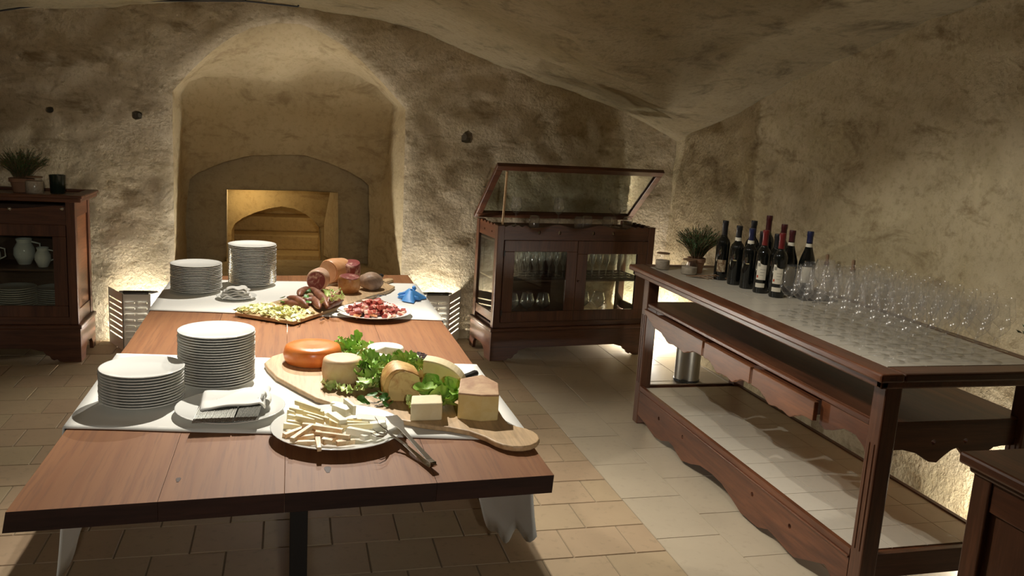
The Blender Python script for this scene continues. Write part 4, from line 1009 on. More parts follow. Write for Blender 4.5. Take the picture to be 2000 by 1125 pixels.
greens('herb_sprig', 'dark green lamb lettuce sprig lying before the browned cheese', [at(707, 781, CZ + 0.012), at(715, 786, CZ + 0.01), at(735, 778, CZ + 0.02), at(742, 785, CZ + 0.012), at(752, 790, CZ + 0.01), at(750, 776, CZ + 0.022), at(765, 788, CZ + 0.012), at(728, 772, CZ + 0.02), at(758, 781, CZ + 0.018), at(745, 768, CZ + 0.028)], 'herb', 1.0, 'herb', 7, 0.8)
greens('herb_sprig', 'small green herb sprig by the white soft cheese', [at(700, 690, CZ + 0.05), at(704, 697, CZ + 0.045), at(706, 703, CZ + 0.04), at(698, 700, CZ + 0.04)], 'herb', 0.8, 'herb', 8, 0.8)
# ------------------------------------------------------------------ cut cheese on the plate
random.seed(11)
Z8 = lambda x, y: (520 + x / 5.882, 770 + y / 5.882)
def stick(a, c, w_, h, z, m, name, label, group, taper=0.6, cat='cheese'):
    p = at(*Z8(*a), z); q_ = at(*Z8(*c), z); d = q_ - p; L = d.length; d.normalize(); s = Vector((-d.y, d.x, 0))
    b = MB(); vs = []
    for t, k in ((0, 1), (0.5, 0.95), (1, taper)):
        for sx, sz in ((-1, 0), (1, 0), (1, 1), (-1, 1)):
            vs.append(p + d * (L * t) + s * (sx * w_ / 2 * k) + Vector((0, 0, sz * h * (0.85 + 0.15 * k))) + Vector((0, 0, random.uniform(-0.0006, 0.0006))))
    b.add(vs, [(3, 2, 1, 0), (8, 9, 10, 11)] + [(4 * i + k, 4 * i + (k + 1) % 4, 4 * i + 4 + (k + 1) % 4, 4 * i + 4 + k) for i in (0, 1) for k in range(4)])
    o = b.build(name, M[m], bevel=0.0012, loc=tuple(p)); o.rotation_euler = (random.uniform(-0.08, 0.08), random.uniform(-0.1, 0.1), 0)
    return tag(o, label, cat, group)
M['cutorange'] = fmat('orange-rinded sliced cheese', (0.78, 0.62, 0.38), (0.66, 0.38, 0.17), 25, 0.5, 0.15)
M['cutpale'] = fmat('pale sliced cheese', (0.82, 0.70, 0.38), (0.86, 0.76, 0.48), 25, 0.5, 0.1)
PZ = RZ + 0.012
pale = [((280, 200), (430, 240), .02), ((250, 285), (345, 305), .012), ((240, 350), (390, 365), .008), ((200, 385), (400, 395), .004), ((340, 115), (620, 240), .034), ((400, 160), (660, 285), .026), ((430, 240), (720, 360), .024), ((350, 300), (560, 350), .018), ((470, 290), (660, 358), .022), ((640, 285), (820, 400), .022), ((860, 365), (1170, 352), .018), ((850, 402), (1220, 388), .012), ((250, 235), (330, 255), .014), ((930, 325), (1100, 330), .016), ((300, 330), (500, 370), .006), ((700, 330), (840, 395), .016), ((600, 420), (900, 450), .003), ((500, 460), (800, 470), .002)]
orange_ = [((200, 505), (430, 410), .006), ((295, 555), (540, 415), .012), ((410, 385), (560, 390), .018), ((540, 395), (880, 445), .020), ((360, 525), (550, 500), .010), ((350, 585), (570, 585), .004), ((560, 475), (960, 520), .020), ((590, 510), (610, 640), .012), ((650, 580), (820, 545), .008), ((800, 590), (1010, 550), .010), ((240, 450), (340, 480), .003), ((640, 545), (760, 560), .014), ((420, 450), (560, 470), .004)]
soft = [((790, 195), (950, 240), .026, .034, .026), ((745, 275), (880, 370), .020, .030, .020), ((750, 130), (890, 150), .034, .02, .012), ((900, 150), (1010, 250), .030, .012, .030), ((930, 450), (1240, 500), .010, .022, .020), ((1230, 530), (1340, 490), .010, .016, .014), ((1030, 310), (1370, 310), .012, .040, .018), ((1190, 375), (1370, 365), .006, .03, .014), ((1100, 530), (1230, 480), .008, .02, .014), ((660, 245), (760, 235), .02, .03, .012)]
ct = 'cut cheese on the large white plate'
for a, c_, z in pale: stick(a, c_, random.uniform(.009, .014), random.uniform(.012, .017), PZ + z, 'cutpale', 'cheese_stick', 'pale cheese stick in the pile on the large white plate', ct + ', pale sticks')
for a, c_, z in orange_: stick(a, c_, random.uniform(.012, .017), random.uniform(.011, .015), PZ + z, 'cutorange', 'cheese_slice', 'orange-edged cheese slice at the front of the large white plate', ct + ', orange-edged slices', 0.8)
for a, c_, z, w_, h in soft: stick(a, c_, w_, h, PZ + z, 'white', 'cheese_chunk', 'creamy white cheese chunk toward the back and right of the large white plate', ct + ', creamy chunks', 0.85)

# serving tongs
def bar_(b, pts, w_, th):
    pts = [Vector(p) for p in pts]; vs = []
    for i, p in enumerate(pts):
        d = (pts[min(i + 1, len(pts) - 1)] - pts[max(i - 1, 0)]).normalized(); s = d.cross(Vector((0, 0, 1))); s.normalize(); u = s.cross(d)
        ww = w_[i] if isinstance(w_, (list, tuple)) else w_
        vs += [p + s * ww / 2 + u * th / 2, p - s * ww / 2 + u * th / 2, p - s * ww / 2 - u * th / 2, p + s * ww / 2 - u * th / 2]
    n = len(pts); b.add(vs, [(4 * i + k, 4 * i + (k + 1) % 4, 4 * i + 4 + (k + 1) % 4, 4 * i + 4 + k) for i in range(n - 1) for k in range(4)] + [(3, 2, 1, 0), (4 * n - 4, 4 * n - 3, 4 * n - 2, 4 * n - 1)])
tg = thing('serving_tongs', 'steel serving tongs with fork and flat blade, resting on the cheese plate rim', 'tongs', tuple(at(840, 905, 0.76)))
e0 = at(842, 900, 0.776); e1 = at(820, 905, 0.758)
b = MB(); bar_(b, [at(838, 897, 0.775), at(800, 855, 0.792), at(785, 838, 0.797), at(776, 825, 0.800), at(764, 812, 0.802)], [0.018, 0.013, 0.016, 0.040, 0.038], 0.0022)
b.build('blade_arm', M['steel'], tg, bevel=0.0006)
b = MB(); bar_(b, [at(833, 905, 0.757), at(790, 868, 0.772), at(765, 850, 0.785), at(757, 842, 0.790)], [0.018, 0.012, 0.010, 0.016], 0.0022)
fa = b.build('fork_arm', M['steel'], tg, bevel=0.0006)
for k, pts in enumerate(([(757, 842), (748, 836), (740, 826), (732, 814)], [(757, 845), (748, 848), (738, 846), (728, 838)], [(755, 848), (747, 853), (736, 852), (724, 846)])):
    MB().tube([at(px, py, 0.794 + 0.006 * i) for i, (px, py) in enumerate(pts)], 0.0022, 6, [0.0026, 0.0024, 0.002, 0.001]).build('prong', M['steel'], fa, smooth='all')
b = MB(); ep = [at(838, 897, 0.775), at(845, 903, 0.776), at(848, 908, 0.768), at(844, 912, 0.759), at(833, 905, 0.757)]; bar_(b, ep, 0.018, 0.0022); b.build('spring_end', M['steel'], tg, bevel=0.0006)
tg = thing('serving_tongs', 'small steel tongs resting behind the diced meat plate', 'tongs', tuple(at(735, 588, RZ)))
for k, (a, c_) in enumerate((((712, 592), (750, 575)), ((716, 582), (753, 577)))):
    b = MB(); bar_(b, [at(a[0], a[1], 0.80), at((a[0] + c_[0]) / 2, (a[1] + c_[1]) / 2 - 3 * k, 0.81), at(c_[0], c_[1], 0.79)], [0.026, 0.014, 0.012], 0.002); b.build('arm', M['steel'], tg, bevel=0.0005)

# ------------------------------------------------------------------ cold meats
M['sausage'] = fmat('dark cured sausage skin', (0.12, 0.036, 0.016), (0.22, 0.088, 0.045), 30, 0.45, 0.3)
M['meat'] = fmat('marbled cut meat', (0.22, 0.035, 0.03), (0.62, 0.38, 0.30), 22, 0.4, 0.2, 5, 0.52, 0.64)
M['ham'] = fmat('orange cured ham', (0.62, 0.30, 0.13), (0.70, 0.42, 0.24), 10, 0.4, 0.2)
M['fat'] = fmat('pale fat rim', (0.70, 0.48, 0.34), (0.60, 0.32, 0.22), 20, 0.4, 0.2)
M['pancetta'] = fmat('browned pork side', (0.42, 0.17, 0.05), (0.58, 0.30, 0.12), 16, 0.35, 0.3)
M['roast'] = fmat('grey-brown roast crust', (0.26, 0.16, 0.10), (0.46, 0.32, 0.22), 14, 0.6, 0.6)
def rotlathe(prof, base, direction, seg=26):
    T_ = Matrix.Translation(base) @ Vector(direction).to_track_quat('Z', 'Y').to_matrix().to_4x4()
    return MB().lathe(prof, seg, T=T_)
def lump(b, amp, sc, seed):
    b.v = [tuple(Vector(v) + Vector((nz(v, sc, seed), nz(v, sc, seed + 5), nz(v, sc, seed + 9))) * amp) for v in b.v]; return b
def meatpiece(label, base, direction, r, L, side, face, seed, facer=0.86):
    t = thing('cured_meat', label, 'meat', tuple(base))
    b = rotlathe([(0, 0), (r * 0.8, 0), (r, 0.012), (r * 1.04, L * 0.5), (r, L - 0.01), (r * 0.93, L), (0, L)], base, direction); lump(b, 0.008, 14, seed); b.build('side', M[side], t, smooth=True)
    e_ = Vector(base) + Vector(direction).normalized() * (L - 0.001)
    b = rotlathe([(r * facer, -0.004), (r * facer, 0.004), (r * facer * 0.6, 0.0045), (0, 0.0045)], e_, direction); lump(b, 0.004, 14, seed); b.build('cut_face', M[face], t, smooth=True)
pA = at(652, 566, CZ + 0.05)
meatpiece('orange-rinded cured ham piece at the back of the meat board', (0.30, 4.83, CZ + 0.066), (-0.62, -0.78, 0.02), 0.068, 0.15, 'ham', 'ham', 1)
meatpiece('cured neck ham with a pale fat rim, its round dark cut face towards the sausages', (0.165, 4.60, CZ + 0.058), (-0.25, -0.95, -0.02), 0.056, 0.10, 'fat', 'meat', 2)
meatpiece('dark red marbled ham, cut face up, at the back of the group', (0.335, 4.80, CZ + 0.002), (0.05, -0.28, 1), 0.054, 0.115, 'meat', 'meat', 3)
meatpiece('short browned pork roll with a pink cut top', (0.31, 4.50, CZ + 0.001), (0.02, -0.12, 1), 0.056, 0.085, 'pancetta', 'meat', 4, 0.9)
t = thing('roast_meat', 'knobbly grey-brown roast piece at the right of the meats', 'meat', (0.43, 4.60, CZ))
b = MB().lathe([(0, 0), (0.045, 0), (0.062, 0.015), (0.066, 0.045), (0.055, 0.075), (0.03, 0.088), (0, 0.09)], 22, (0.43, 4.59, CZ)); lump(b, 0.022, 11, 6); b.build('body', M['roast'], t, smooth='all')
sa = [((548, 592), (603, 600), 0), ((560, 580), (600, 597), .025), ((602, 578), (624, 602), .004), ((606, 562), (640, 600), .035), ((636, 600), (670, 586), .004), ((584, 577), (606, 564), .03), ((590, 590), (626, 588), .0), ((640, 590), (668, 578), .028)]
lb = ['lying lowest at the left, behind the endive', 'lying slantwise over the leftmost one', 'pointing at the board front, left of centre', 'lying on top, sloping down to the right', 'lying at the right, in front of the pork roll', 'at the back left of the pile', 'half hidden under the middle of the pile', 'at the right, under the herbs']
for (a, c_, z), l_ in zip(sa, lb):
    p = at(a[0], a[1], CZ + 0.021 + z); q_ = at(c_[0], c_[1], CZ + 0.021 + z * 0.4); n_ = 9; d = q_ - p; s = Vector((-d.y, d.x, 0)).normalized()
    pts = [p + d * (i / (n_ - 1)) + s * 0.012 * math.sin(pi * i / (n_ - 1)) for i in range(n_)]
    b = MB().tube(pts, 0.02, 12, [0.004, 0.014, 0.019, 0.021, 0.0215, 0.021, 0.019, 0.014, 0.004]); lump(b, 0.004, 30, 3)
    tag(b.build('cured_sausage', M['sausage'], smooth='all', loc=tuple(p)), 'dark cured sausage ' + l_, 'sausage', 'cured sausages on the meat board')
greens('herb_sprig', 'light green celery leaves on top of the sausages', [at(x, y, CZ + 0.065) for x, y in ((640, 575), (648, 570), (655, 577), (660, 568), (645, 583), (652, 585), (668, 575), (636, 570), (663, 582), (630, 588))], 'palelettuce', 0.42, 'herb', 9, 0.9)
greens('herb_sprig', 'dark green herb tuft at the left of the sausages', [at(x, y, CZ + 0.05) for x, y in ((552, 582), (550, 590), (600, 572), (598, 580), (604, 568), (602, 590))], 'herb', 1.0, 'herb', 10, 0.9)
# shredded yellow endive across the near end of the meat board
random.seed(5); b = MB()
for k in range(300):
    u = random.betavariate(1.6, 2.2) * 0.20 + 0.005; v = random.uniform(0.0, 0.33)
    x, y = mbp(u, v); z = CZ + 0.002 + random.random() * 0.03 * max(0.1, 1 - abs(v - 0.16) / 0.22)
    if v < 0 or v > 0.325: z = max(RZ + 0.002, z - 0.016)
    a = random.uniform(0, 6.3); L = random.uniform(0.02, 0.05); w_ = random.uniform(0.008, 0.018); pts = []
    cu = random.uniform(-0.5, 0.5)
    for i in range(4):
        t = i / 3; aa = a + cu * 3 * t; pts.append(Vector((x + L * t * math.cos(aa), y + L * t * math.sin(aa), z + 0.006 * math.sin(t * pi + k))))
    s = Vector((-math.sin(a), math.cos(a), random.uniform(-0.8, 0.8))) * w_ / 2
    b.add([p + s for p in pts] + [p - s for p in pts], [(i, i + 1, 5 + i, 4 + i) for i in range(3)])
o = b.build('shredded_endive', M['chicory'], smooth='all', loc=(0, 3.98, CZ)); tag(o, 'heap of shredded pale yellow endive at the near end of the meat board', 'salad', kind='stuff')
# diced cured meat
M['dice'] = fmat('diced cured meat', (0.18, 0.02, 0.016), (0.36, 0.075, 0.05), 40, 0.4, 0.2, 4)
M['dicepink'] = fmat('pink fatty diced meat', (0.45, 0.10, 0.07), (0.75, 0.50, 0.38), 35, 0.4, 0.2, 4, 0.45, 0.55)
M['diceorange'] = fmat('orange ham strip', (0.62, 0.22, 0.08), (0.72, 0.38, 0.20), 30, 0.4, 0.2)
random.seed(21); cx_, cy_ = 0.402, 4.03; protos = {}
for nm, mm, dims in (('meat_cube', 'dice', (0.022, 0.016, 0.014)), ('meat_strip', 'dicepink', (0.030, 0.013, 0.012)), ('ham_strip', 'diceorange', (0.04, 0.014, 0.010))):
    b = MB().box(-dims[0] / 2, dims[0] / 2, -dims[1] / 2, dims[1] / 2, -dims[2] / 2, dims[2] / 2); b.v = [tuple(Vector(v) * random.uniform(0.85, 1.12)) for v in b.v]
    o = b.build(nm, M[mm], bevel=0.002); protos[nm] = [o, [False]]
dl = {'meat_cube': 'dark red cube of cured meat in the pile on the far plate', 'meat_strip': 'pink fatty strip of cured meat in the pile on the far plate', 'ham_strip': 'orange ham strip at the front of the pile on the far plate'}
for layer in range(4):
    n_ = (60, 44, 28, 12)[layer]; R0 = (0.142, 0.115, 0.08, 0.045)[layer]
    for k in range(n_):
        a = random.uniform(0, 2 * pi); r = R0 * math.sqrt(random.random()); x = cx_ + r * math.cos(a) * 1.0; y = cy_ + r * math.sin(a) * 0.95
        if layer == 0 and y < cy_ - 0.06 and x < cx_ + 0.03 and random.random() < 0.6: nm = 'ham_strip'
        else: nm = 'meat_strip' if (random.random() < 0.30 + (0.25 if x > cx_ and y < cy_ else 0)) else 'meat_cube'
        pr, us = protos[nm]
        place(pr, us, (x, y, RZ + 0.018 + 0.0145 * layer + random.uniform(0, 0.004)), rot=(random.uniform(-0.6, 0.6), random.uniform(-0.6, 0.6), random.uniform(0, 6.3)), scale=random.uniform(1.0, 1.5))
        o = COL.objects[-1] if False else None
for nm in protos:
    for o in bpy.data.objects:
        if o.name.split('.')[0] == nm: tag(o, dl[nm], 'meat', {'meat_cube': 'dark red cubes on the far plate', 'meat_strip': 'pink strips on the far plate', 'ham_strip': 'orange ham strips on the far plate'}[nm])
# crumpled blue glove
gp = at(803, 586, RZ); t = thing('rubber_glove', 'crumpled blue rubber glove on the far runner, beside the diced meat', 'glove', tuple(gp))
b = MB(); nr, ns = 7, 20; vs = [(gp.x, gp.y, RZ + 0.055)]
for i in range(1, nr + 1):
    tt = i / nr
    for k in range(ns):
        a = 2 * pi * k / ns; r = 0.064 * tt * (1 + 0.35 * math.sin(3 * a + 1) * tt + 0.2 * math.sin(7 * a) * tt)
        z = RZ + 0.003 + 0.058 * (1 - tt) ** 0.8 + 0.014 * abs(nz((a * 1.6, tt * 4, 0), 1, 2)) * (1 - tt * 0.7)
        vs.append((gp.x + r * math.cos(a), gp.y + 0.02 + 1.3 * r * math.sin(a), z))
fs = [(0, 1 + k, 1 + (k + 1) % ns) for k in range(ns)] + [(1 + i * ns + k, 1 + (i + 1) * ns + k, 1 + (i + 1) * ns + (k + 1) % ns, 1 + i * ns + (k + 1) % ns) for i in range(nr - 1) for k in range(ns)]
b.add(vs, fs).build('palm', M['blue'], t, smooth='all')
for k, (a, L, zz) in enumerate(((2.6, 0.055, 0.03), (3.4, 0.045, 0.02), (4.2, 0.035, 0.03), (5.3, 0.045, 0.02), (1.1, 0.03, 0.06))):
    d = Vector((math.cos(a), math.sin(a), 0)); s = Vector((-d.y, d.x, 0)); pts = [gp + Vector((0, 0.02, 0)) + d * (0.02 + L * u) + s * 0.01 * math.sin(u * 4 + k) + Vector((0, 0, zz * (1 - u * 0.6) + 0.004)) for u in (0, 0.25, 0.5, 0.75, 1)]
    MB().tube(pts, 0.01, 8, [0.010, 0.011, 0.009, 0.010, 0.005]).build('finger', M['blue'], t, smooth='all')

# ------------------------------------------------------------------ wine bottles
M['capblack'] = mat('black foil capsule', (0.012, 0.012, 0.014), 0.4)
M['capred'] = mat('red foil capsule', (0.13, 0.01, 0.01), 0.35)
M['capdark'] = mat('dark red foil capsule', (0.055, 0.008, 0.010), 0.35)
M['capblue'] = mat('blue foil capsule', (0.012, 0.016, 0.06), 0.35)
M['paper'] = mat('cream label paper', (0.66, 0.62, 0.50), 0.8)
M['goldlabel'] = mat('olive gold label', (0.36, 0.31, 0.16), 0.6)
M['ink'] = mat('grey printed crest', (0.28, 0.27, 0.22), 0.8)
M['seal'] = mat('red printed seal', (0.45, 0.07, 0.03), 0.8)
M['photo'] = fmat('brown and cream picture label', (0.16, 0.09, 0.04), (0.50, 0.42, 0.28), 60, 0.6, 0.05, 3)
def patch(parent, name, r, a0, a1, z0, z1, m, n=8, notch=False):
    b = MB(); vs = []
    for i in range(n + 1):
        a = a0 + (a1 - a0) * i / n; zt_ = z1
        if notch: zt_ = z1 + (0.010 if i < 0.3 * n else -0.008 * math.sin(min(1, (i / n - 0.3) / 0.5) * pi * 0.5))
        for z in (z0, zt_): vs.append(((r + 0.0006) * math.cos(a), (r + 0.0006) * math.sin(a), z))
    b.add(vs, [(2 * i, 2 * i + 2, 2 * i + 3, 2 * i + 1) for i in range(n)]); return b.build(name, M[m], parent, smooth='all')
def bottle(kind, cap, H_=0.31, band=None, labels=None, tall=False):
    root = thing('wine_bottle', None, None, (0, 0, 0), world=False)
    s = H_ / 0.31
    if kind == 'bordeaux': R0 = 0.037; prof = [(0, 0.006), (0.026, 0.0), (0.034, 0.0), (R0, 0.006), (R0, 0.185), (0.036, 0.197), (0.030, 0.211), (0.0195, 0.224), (0.0150, 0.236), (0.0140, 0.262), (0.0138, 0.300)]
    else: R0 = 0.042; prof = [(0, 0.006), (0.030, 0.0), (0.039, 0.0), (R0, 0.006), (R0, 0.135), (0.040, 0.155), (0.033, 0.182), (0.023, 0.212), (0.0165, 0.236), (0.0145, 0.262), (0.0138, 0.300)]
    prof = [(r, z * s) for r, z in prof]
    MB().lathe(prof, 28).build('glass_body', M['bottle'], root, smooth=True)
    c0 = 0.236 if band is None else 0.243
    MB().lathe([(0.0160, c0 * s), (0.0152, (c0 + 0.01) * s), (0.0150, 0.285 * s), (0.0165, 0.288 * s), (0.0165, 0.306 * s), (0.0155, 0.31 * s), (0, 0.31 * s)], 20).build('capsule', M[cap], root, smooth=True)
    if band: MB().lathe([(0.0176, 0.232 * s), (0.0164, 0.248 * s), (0.0165, 0.249 * s), (0.0178, 0.232 * s)], 20).build('neck_band', M[band], root, smooth=True)
    mid = math.atan2(-0.95, -0.55)     # labels look toward the near left
    if labels == 'white':
        l = patch(root, 'label', R0, mid - 0.75, mid + 0.55, 0.068 * s, 0.150 * s, 'paper', 12, True); patch(root, 'lower_label', R0, mid - 0.75, mid + 0.5, 0.030 * s, 0.051 * s, 'paper')
        patch(l, 'crest', R0 + 0.0005, mid - 0.62, mid - 0.28, 0.134 * s, 0.150 * s, 'ink'); patch(l, 'seal', R0 + 0.0005, mid - 0.66, mid - 0.45, 0.078 * s, 0.090 * s, 'seal')
        for k in range(3): patch(l, 'print_line', R0 + 0.0005, mid - 0.25, mid + 0.4 - 0.1 * k, (0.118 - 0.014 * k) * s, (0.120 - 0.014 * k) * s, 'ink')
    elif labels == 'cream': patch(root, 'label', R0, mid - 0.62, mid + 0.62, 0.055 * s, 0.135 * s, 'paper')
    elif labels == 'gold': patch(root, 'label', R0, mid - 0.70, mid + 0.80, 0.030 * s, 0.130 * s, 'goldlabel')
    elif labels == 'picture': patch(root, 'label', R0, mid - 0.65, mid + 0.65, 0.045 * s, 0.108 * s, 'photo')
    elif labels == 'mark': patch(root, 'printed_mark', R0, mid - 0.42, mid + 0.05, 0.128 * s, 0.134 * s, 'goldlabel')
    return root
G = 'wine bottles grouped on the bar counter'
specs = [('bordeaux', 'capblack', 0.322, None, 'picture', (2.28, 4.124), 'dark wine bottle with a picture label, leftmost of the group'),
 ('bordeaux', 'capblack', 0.312, 'paper', 'mark', (2.287, 3.985), 'black-capped wine bottle with white neck band, second from the left'),
 ('bordeaux', 'capblue', 0.312, 'paper', 'mark', (2.301, 3.88), 'dark wine bottle with white neck band, third from the left in the front row'),
 ('bordeaux', 'capred', 0.318, None, 'white', (2.312, 3.765), 'red-capped wine bottle with large white label, left one of the two'),
 ('bordeaux', 'capred', 0.318, None, 'white', (2.337, 3.655), 'red-capped wine bottle with large white label, nearest the front')]
for kind, cap, h, band, lab, (x, y), label in specs:
    o = bottle(kind, cap, h, band, lab); o.location = (x, y, BZ); tag(o, label, 'bottle', G); o.rotation_euler[2] = 0
def back_bottle(px, py, x, kind, cap, band, lab, label, zb=BZ):
    p = atx(px, py, x); h = p.z - zb
    o = bottle(kind, cap, h, band, lab); o.location = (p.x, p.y, zb); tag(o, label, 'bottle', G); print('bottle', label, round(p.y, 3), round(h, 3))
back_bottle(1474, 431, 2.42, 'bordeaux', 'capblack', None, None, 'tall black-capped wine bottle standing in the second row')
back_bottle(1504, 421, 2.50, 'bordeaux', 'capdark', None, None, 'tallest wine bottle with a long dark red capsule, at the back')
back_bottle(1533, 438, 2.53, 'bordeaux', 'capdark', None, None, 'tall wine bottle with dark red capsule, right of the tallest')
back_bottle(1491, 452, 2.385, 'bordeaux', 'capblack', None, None, 'black-topped wine bottle hidden behind the left white-labelled one')
back_bottle(1520, 457, 2.425, 'bordeaux', 'capblack', None, None, 'black-topped wine bottle hidden behind the nearest white-labelled one')
back_bottle(1549, 450, 2.475, 'burgundy', 'capdark', 'paper', 'gold', 'sloping-shouldered wine bottle with white neck band and olive label, on the slate tray', BZ + 0.008)
back_bottle(1584, 452, 2.545, 'burgundy', 'capblue', 'paper', 'cream', 'sloping-shouldered wine bottle with blue capsule, rightmost of the group', BZ + 0.008)
tr = [at(1524, 582, BZ), at(1592, 586, BZ), at(1584, 569, BZ) + Vector((0.05, 0.04, 0)), at(1518, 566, BZ) + Vector((0.07, 0.02, 0))]
o = MB().prism([(2.43, 3.56), (2.61, 3.54), (2.655, 3.80), (2.435, 3.83)], lambda u, v, w_: (u, v, w_), BZ, BZ + 0.008).build('slate_tray', M['slate'], bevel=0.001, loc=(2.5, 3.6, BZ))
tag(o, 'flat dark slate tray under the two sloping-shouldered bottles', 'tray')

# ------------------------------------------------------------------ drinking glasses
def glass_obj(kind, name='wine_glass', m='glass'):
    if kind == 'wine': prof = [(0, 0.0015), (0.036, 0.001), (0.036, 0.003), (0.010, 0.006), (0.004, 0.013), (0.0034, 0.06), (0.0045, 0.088), (0.014, 0.096), (0.032, 0.112), (0.0435, 0.132), (0.0425, 0.150), (0.036, 0.182), (0.0315, 0.212), (0.0330, 0.2135), (0.0318, 0.215)]
    elif kind == 'flute': prof = [(0, 0.0015), (0.031, 0.001), (0.031, 0.003), (0.008, 0.006), (0.0032, 0.013), (0.003, 0.085), (0.008, 0.095), (0.020, 0.115), (0.026, 0.150), (0.023, 0.20)]
    elif kind == 'tumbler': prof = [(0, 0.002), (0.026, 0.0), (0.034, 0.006), (0.040, 0.03), (0.039, 0.06), (0.034, 0.085)]
    elif kind == 'balloon': prof = [(0, 0.0015), (0.040, 0.001), (0.040, 0.003), (0.010, 0.006), (0.004, 0.013), (0.0035, 0.085), (0.006, 0.092), (0.030, 0.108), (0.056, 0.140), (0.052, 0.170), (0.040, 0.215)]
    b = MB(); b.v = []; seg = 18
    vs = []; 
    for r, z in prof:
        for k in range(seg): a = 2 * pi * k / seg; vs.append((r * math.cos(a), r * math.sin(a), z))
    b.add(vs, [(i * seg + k, i * seg + (k + 1) % seg, (i + 1) * seg + (k + 1) % seg, (i + 1) * seg + k) for i in range(1 if kind != 'tumbler' else 0, len(prof) - 1) for k in range(seg)])
    return b.build(name, M[m], smooth='all')
wg = glass_obj('wine'); wu = [False]
random.seed(8); n_g = 0
ORDN = ['nearest'] + ORD[1:]
rows_x = [2.115 + 0.0805 * i for i in range(8)]
rl = ['in the row nearest the room', 'in the second row from the room', 'in the third row from the room', 'in the fourth row from the room', 'in the fourth row from the wall', 'in the third row from the wall', 'in the second row from the wall', 'in the row nearest the wall']
ystart = [3.20, 3.27, 3.34, 3.38, 3.36, 3.31, 3.34, 3.36]
for i, x in enumerate(rows_x):
    if x > 2.69: continue
    y = ystart[i] + (0.043 if i % 2 else 0)
    kk = 0
    while y > 2.47:
        if x > 2.52 and y < 2.60: break
        o = place(wg, wu, (x + random.uniform(-0.003, 0.003), y + random.uniform(-0.003, 0.003), BZ), random.uniform(0, 6), f'clear wine glass, {ORDN[kk]} from the bottles {rl[i]}', 'wine glasses crowded on the bar top'); o['category'] = 'glass'; n_g += 1
        y -= 0.087; kk += 1
bg = glass_obj('balloon', m='crystal'); bu = [False]
p = at(1584, 590, BZ)
o = place(bg, bu, (2.480, 3.490, BZ), 0, 'large clear wine glass just before the blue-capped bottle', 'large wine glasses on the bar'); o['category'] = 'glass'; o['label'] = 'large clear wine glass just before the blue-capped bottle'
print('glasses', n_g)
# clear bottles with tall dark stoppers standing behind the glasses
for px, py, x, l_ in ((1617, 497, 2.60, 'left'), (1668, 508, 2.60, 'right')):
    p = atx(px, py, x); t = thing('stoppered_carafe', f'slim clear carafe with a tall dark stopper behind the glasses, {l_} one of two', 'carafe', (p.x, p.y, BZ), world=False)
    hh = p.z - BZ
    MB().lathe([(0.03, 0.002), (0.034, 0.01), (0.034, hh * 0.45), (0.02, hh * 0.62), (0.013, hh * 0.7), (0.013, hh * 0.78)], 18).build('body', M['glass'], t, smooth='all')
    MB().lathe([(0.011, hh * 0.74), (0.012, hh * 0.82), (0.008, hh * 0.84), (0.008, hh * 0.97), (0.006, hh), (0, hh)], 12).build('stopper', M['twig'], t, smooth=True)

# glasses inside and on the glass cabinet
fl = glass_obj('flute', m='crystal'); fu_ = [False]
for r in range(3):
    for k in range(19):
        u = 0.10 + 0.0605 * k
        if abs(u - 0.64) < 0.03: continue
        o = place(fl, fu_, cabpt(u, 0.11 + 0.11 * r, 0.5925), 0, f'narrow glass, {ORDN[k].replace("nearest", "first")} from the left in the {["front", "middle", "back"][r]} row on the upper cabinet shelf', 'narrow glasses on the upper cabinet shelf'); o['category'] = 'glass'
for k, (u, v, l_) in enumerate(((0.185, 0.12, 'leftmost of three behind the left door'), (0.315, 0.13, 'middle of three behind the left door'), (0.44, 0.12, 'rightmost of three behind the left door'), (0.79, 0.16, 'left one behind the right door'), (0.91, 0.13, 'right one behind the right door'))):
    o = place(bg, bu, cabpt(u, v, 0.262), 0, 'large round wine glass on the cabinet bottom, ' + l_, 'large glasses on the cabinet bottom'); o['category'] = 'glass'
cw = glass_obj('wine', m='crystal'); cwu = [False]
for u, l_ in ((0.21, 'leftmost, beside the prop stick'), (0.555, 'middle of the three'), (1.04, 'rightmost of the three')):
    o = place(bg if u > 1 else cw, bu if u > 1 else cwu, cabpt(u, 0.20, 0.905) + Vector((0, 0, 0.0695)), 0, 'upright wine glass under the raised cabinet lid, ' + l_, 'upright glasses on the cabinet top'); o['category'] = 'glass'
# a tray of shelf pegs holds them level with the gallery
MB().box(0.06, W - 0.06, 0.10, 0.40, 0.966, 0.974).build('top_tray', M['wood_in'], gc)
tu = glass_obj('tumbler', 'tumbler', 'crystal'); tuu = [False]
for u, v, l_ in ((0.34, 0.15, 'between the left and middle wine glasses'), (0.70, 0.13, 'right of the middle wine glass'), (0.80, 0.20, 'second right of the middle wine glass'), (0.95, 0.15, 'just left of the rightmost wine glass'), (1.13, 0.16, 'right of the rightmost wine glass')):
    o = place(tu, tuu, cabpt(u, v, 1.0597), 0, 'clear tumbler upside down under the raised lid, ' + l_, 'upturned tumblers on the cabinet top', rot=(pi, 0, 0)); o['category'] = 'glass'

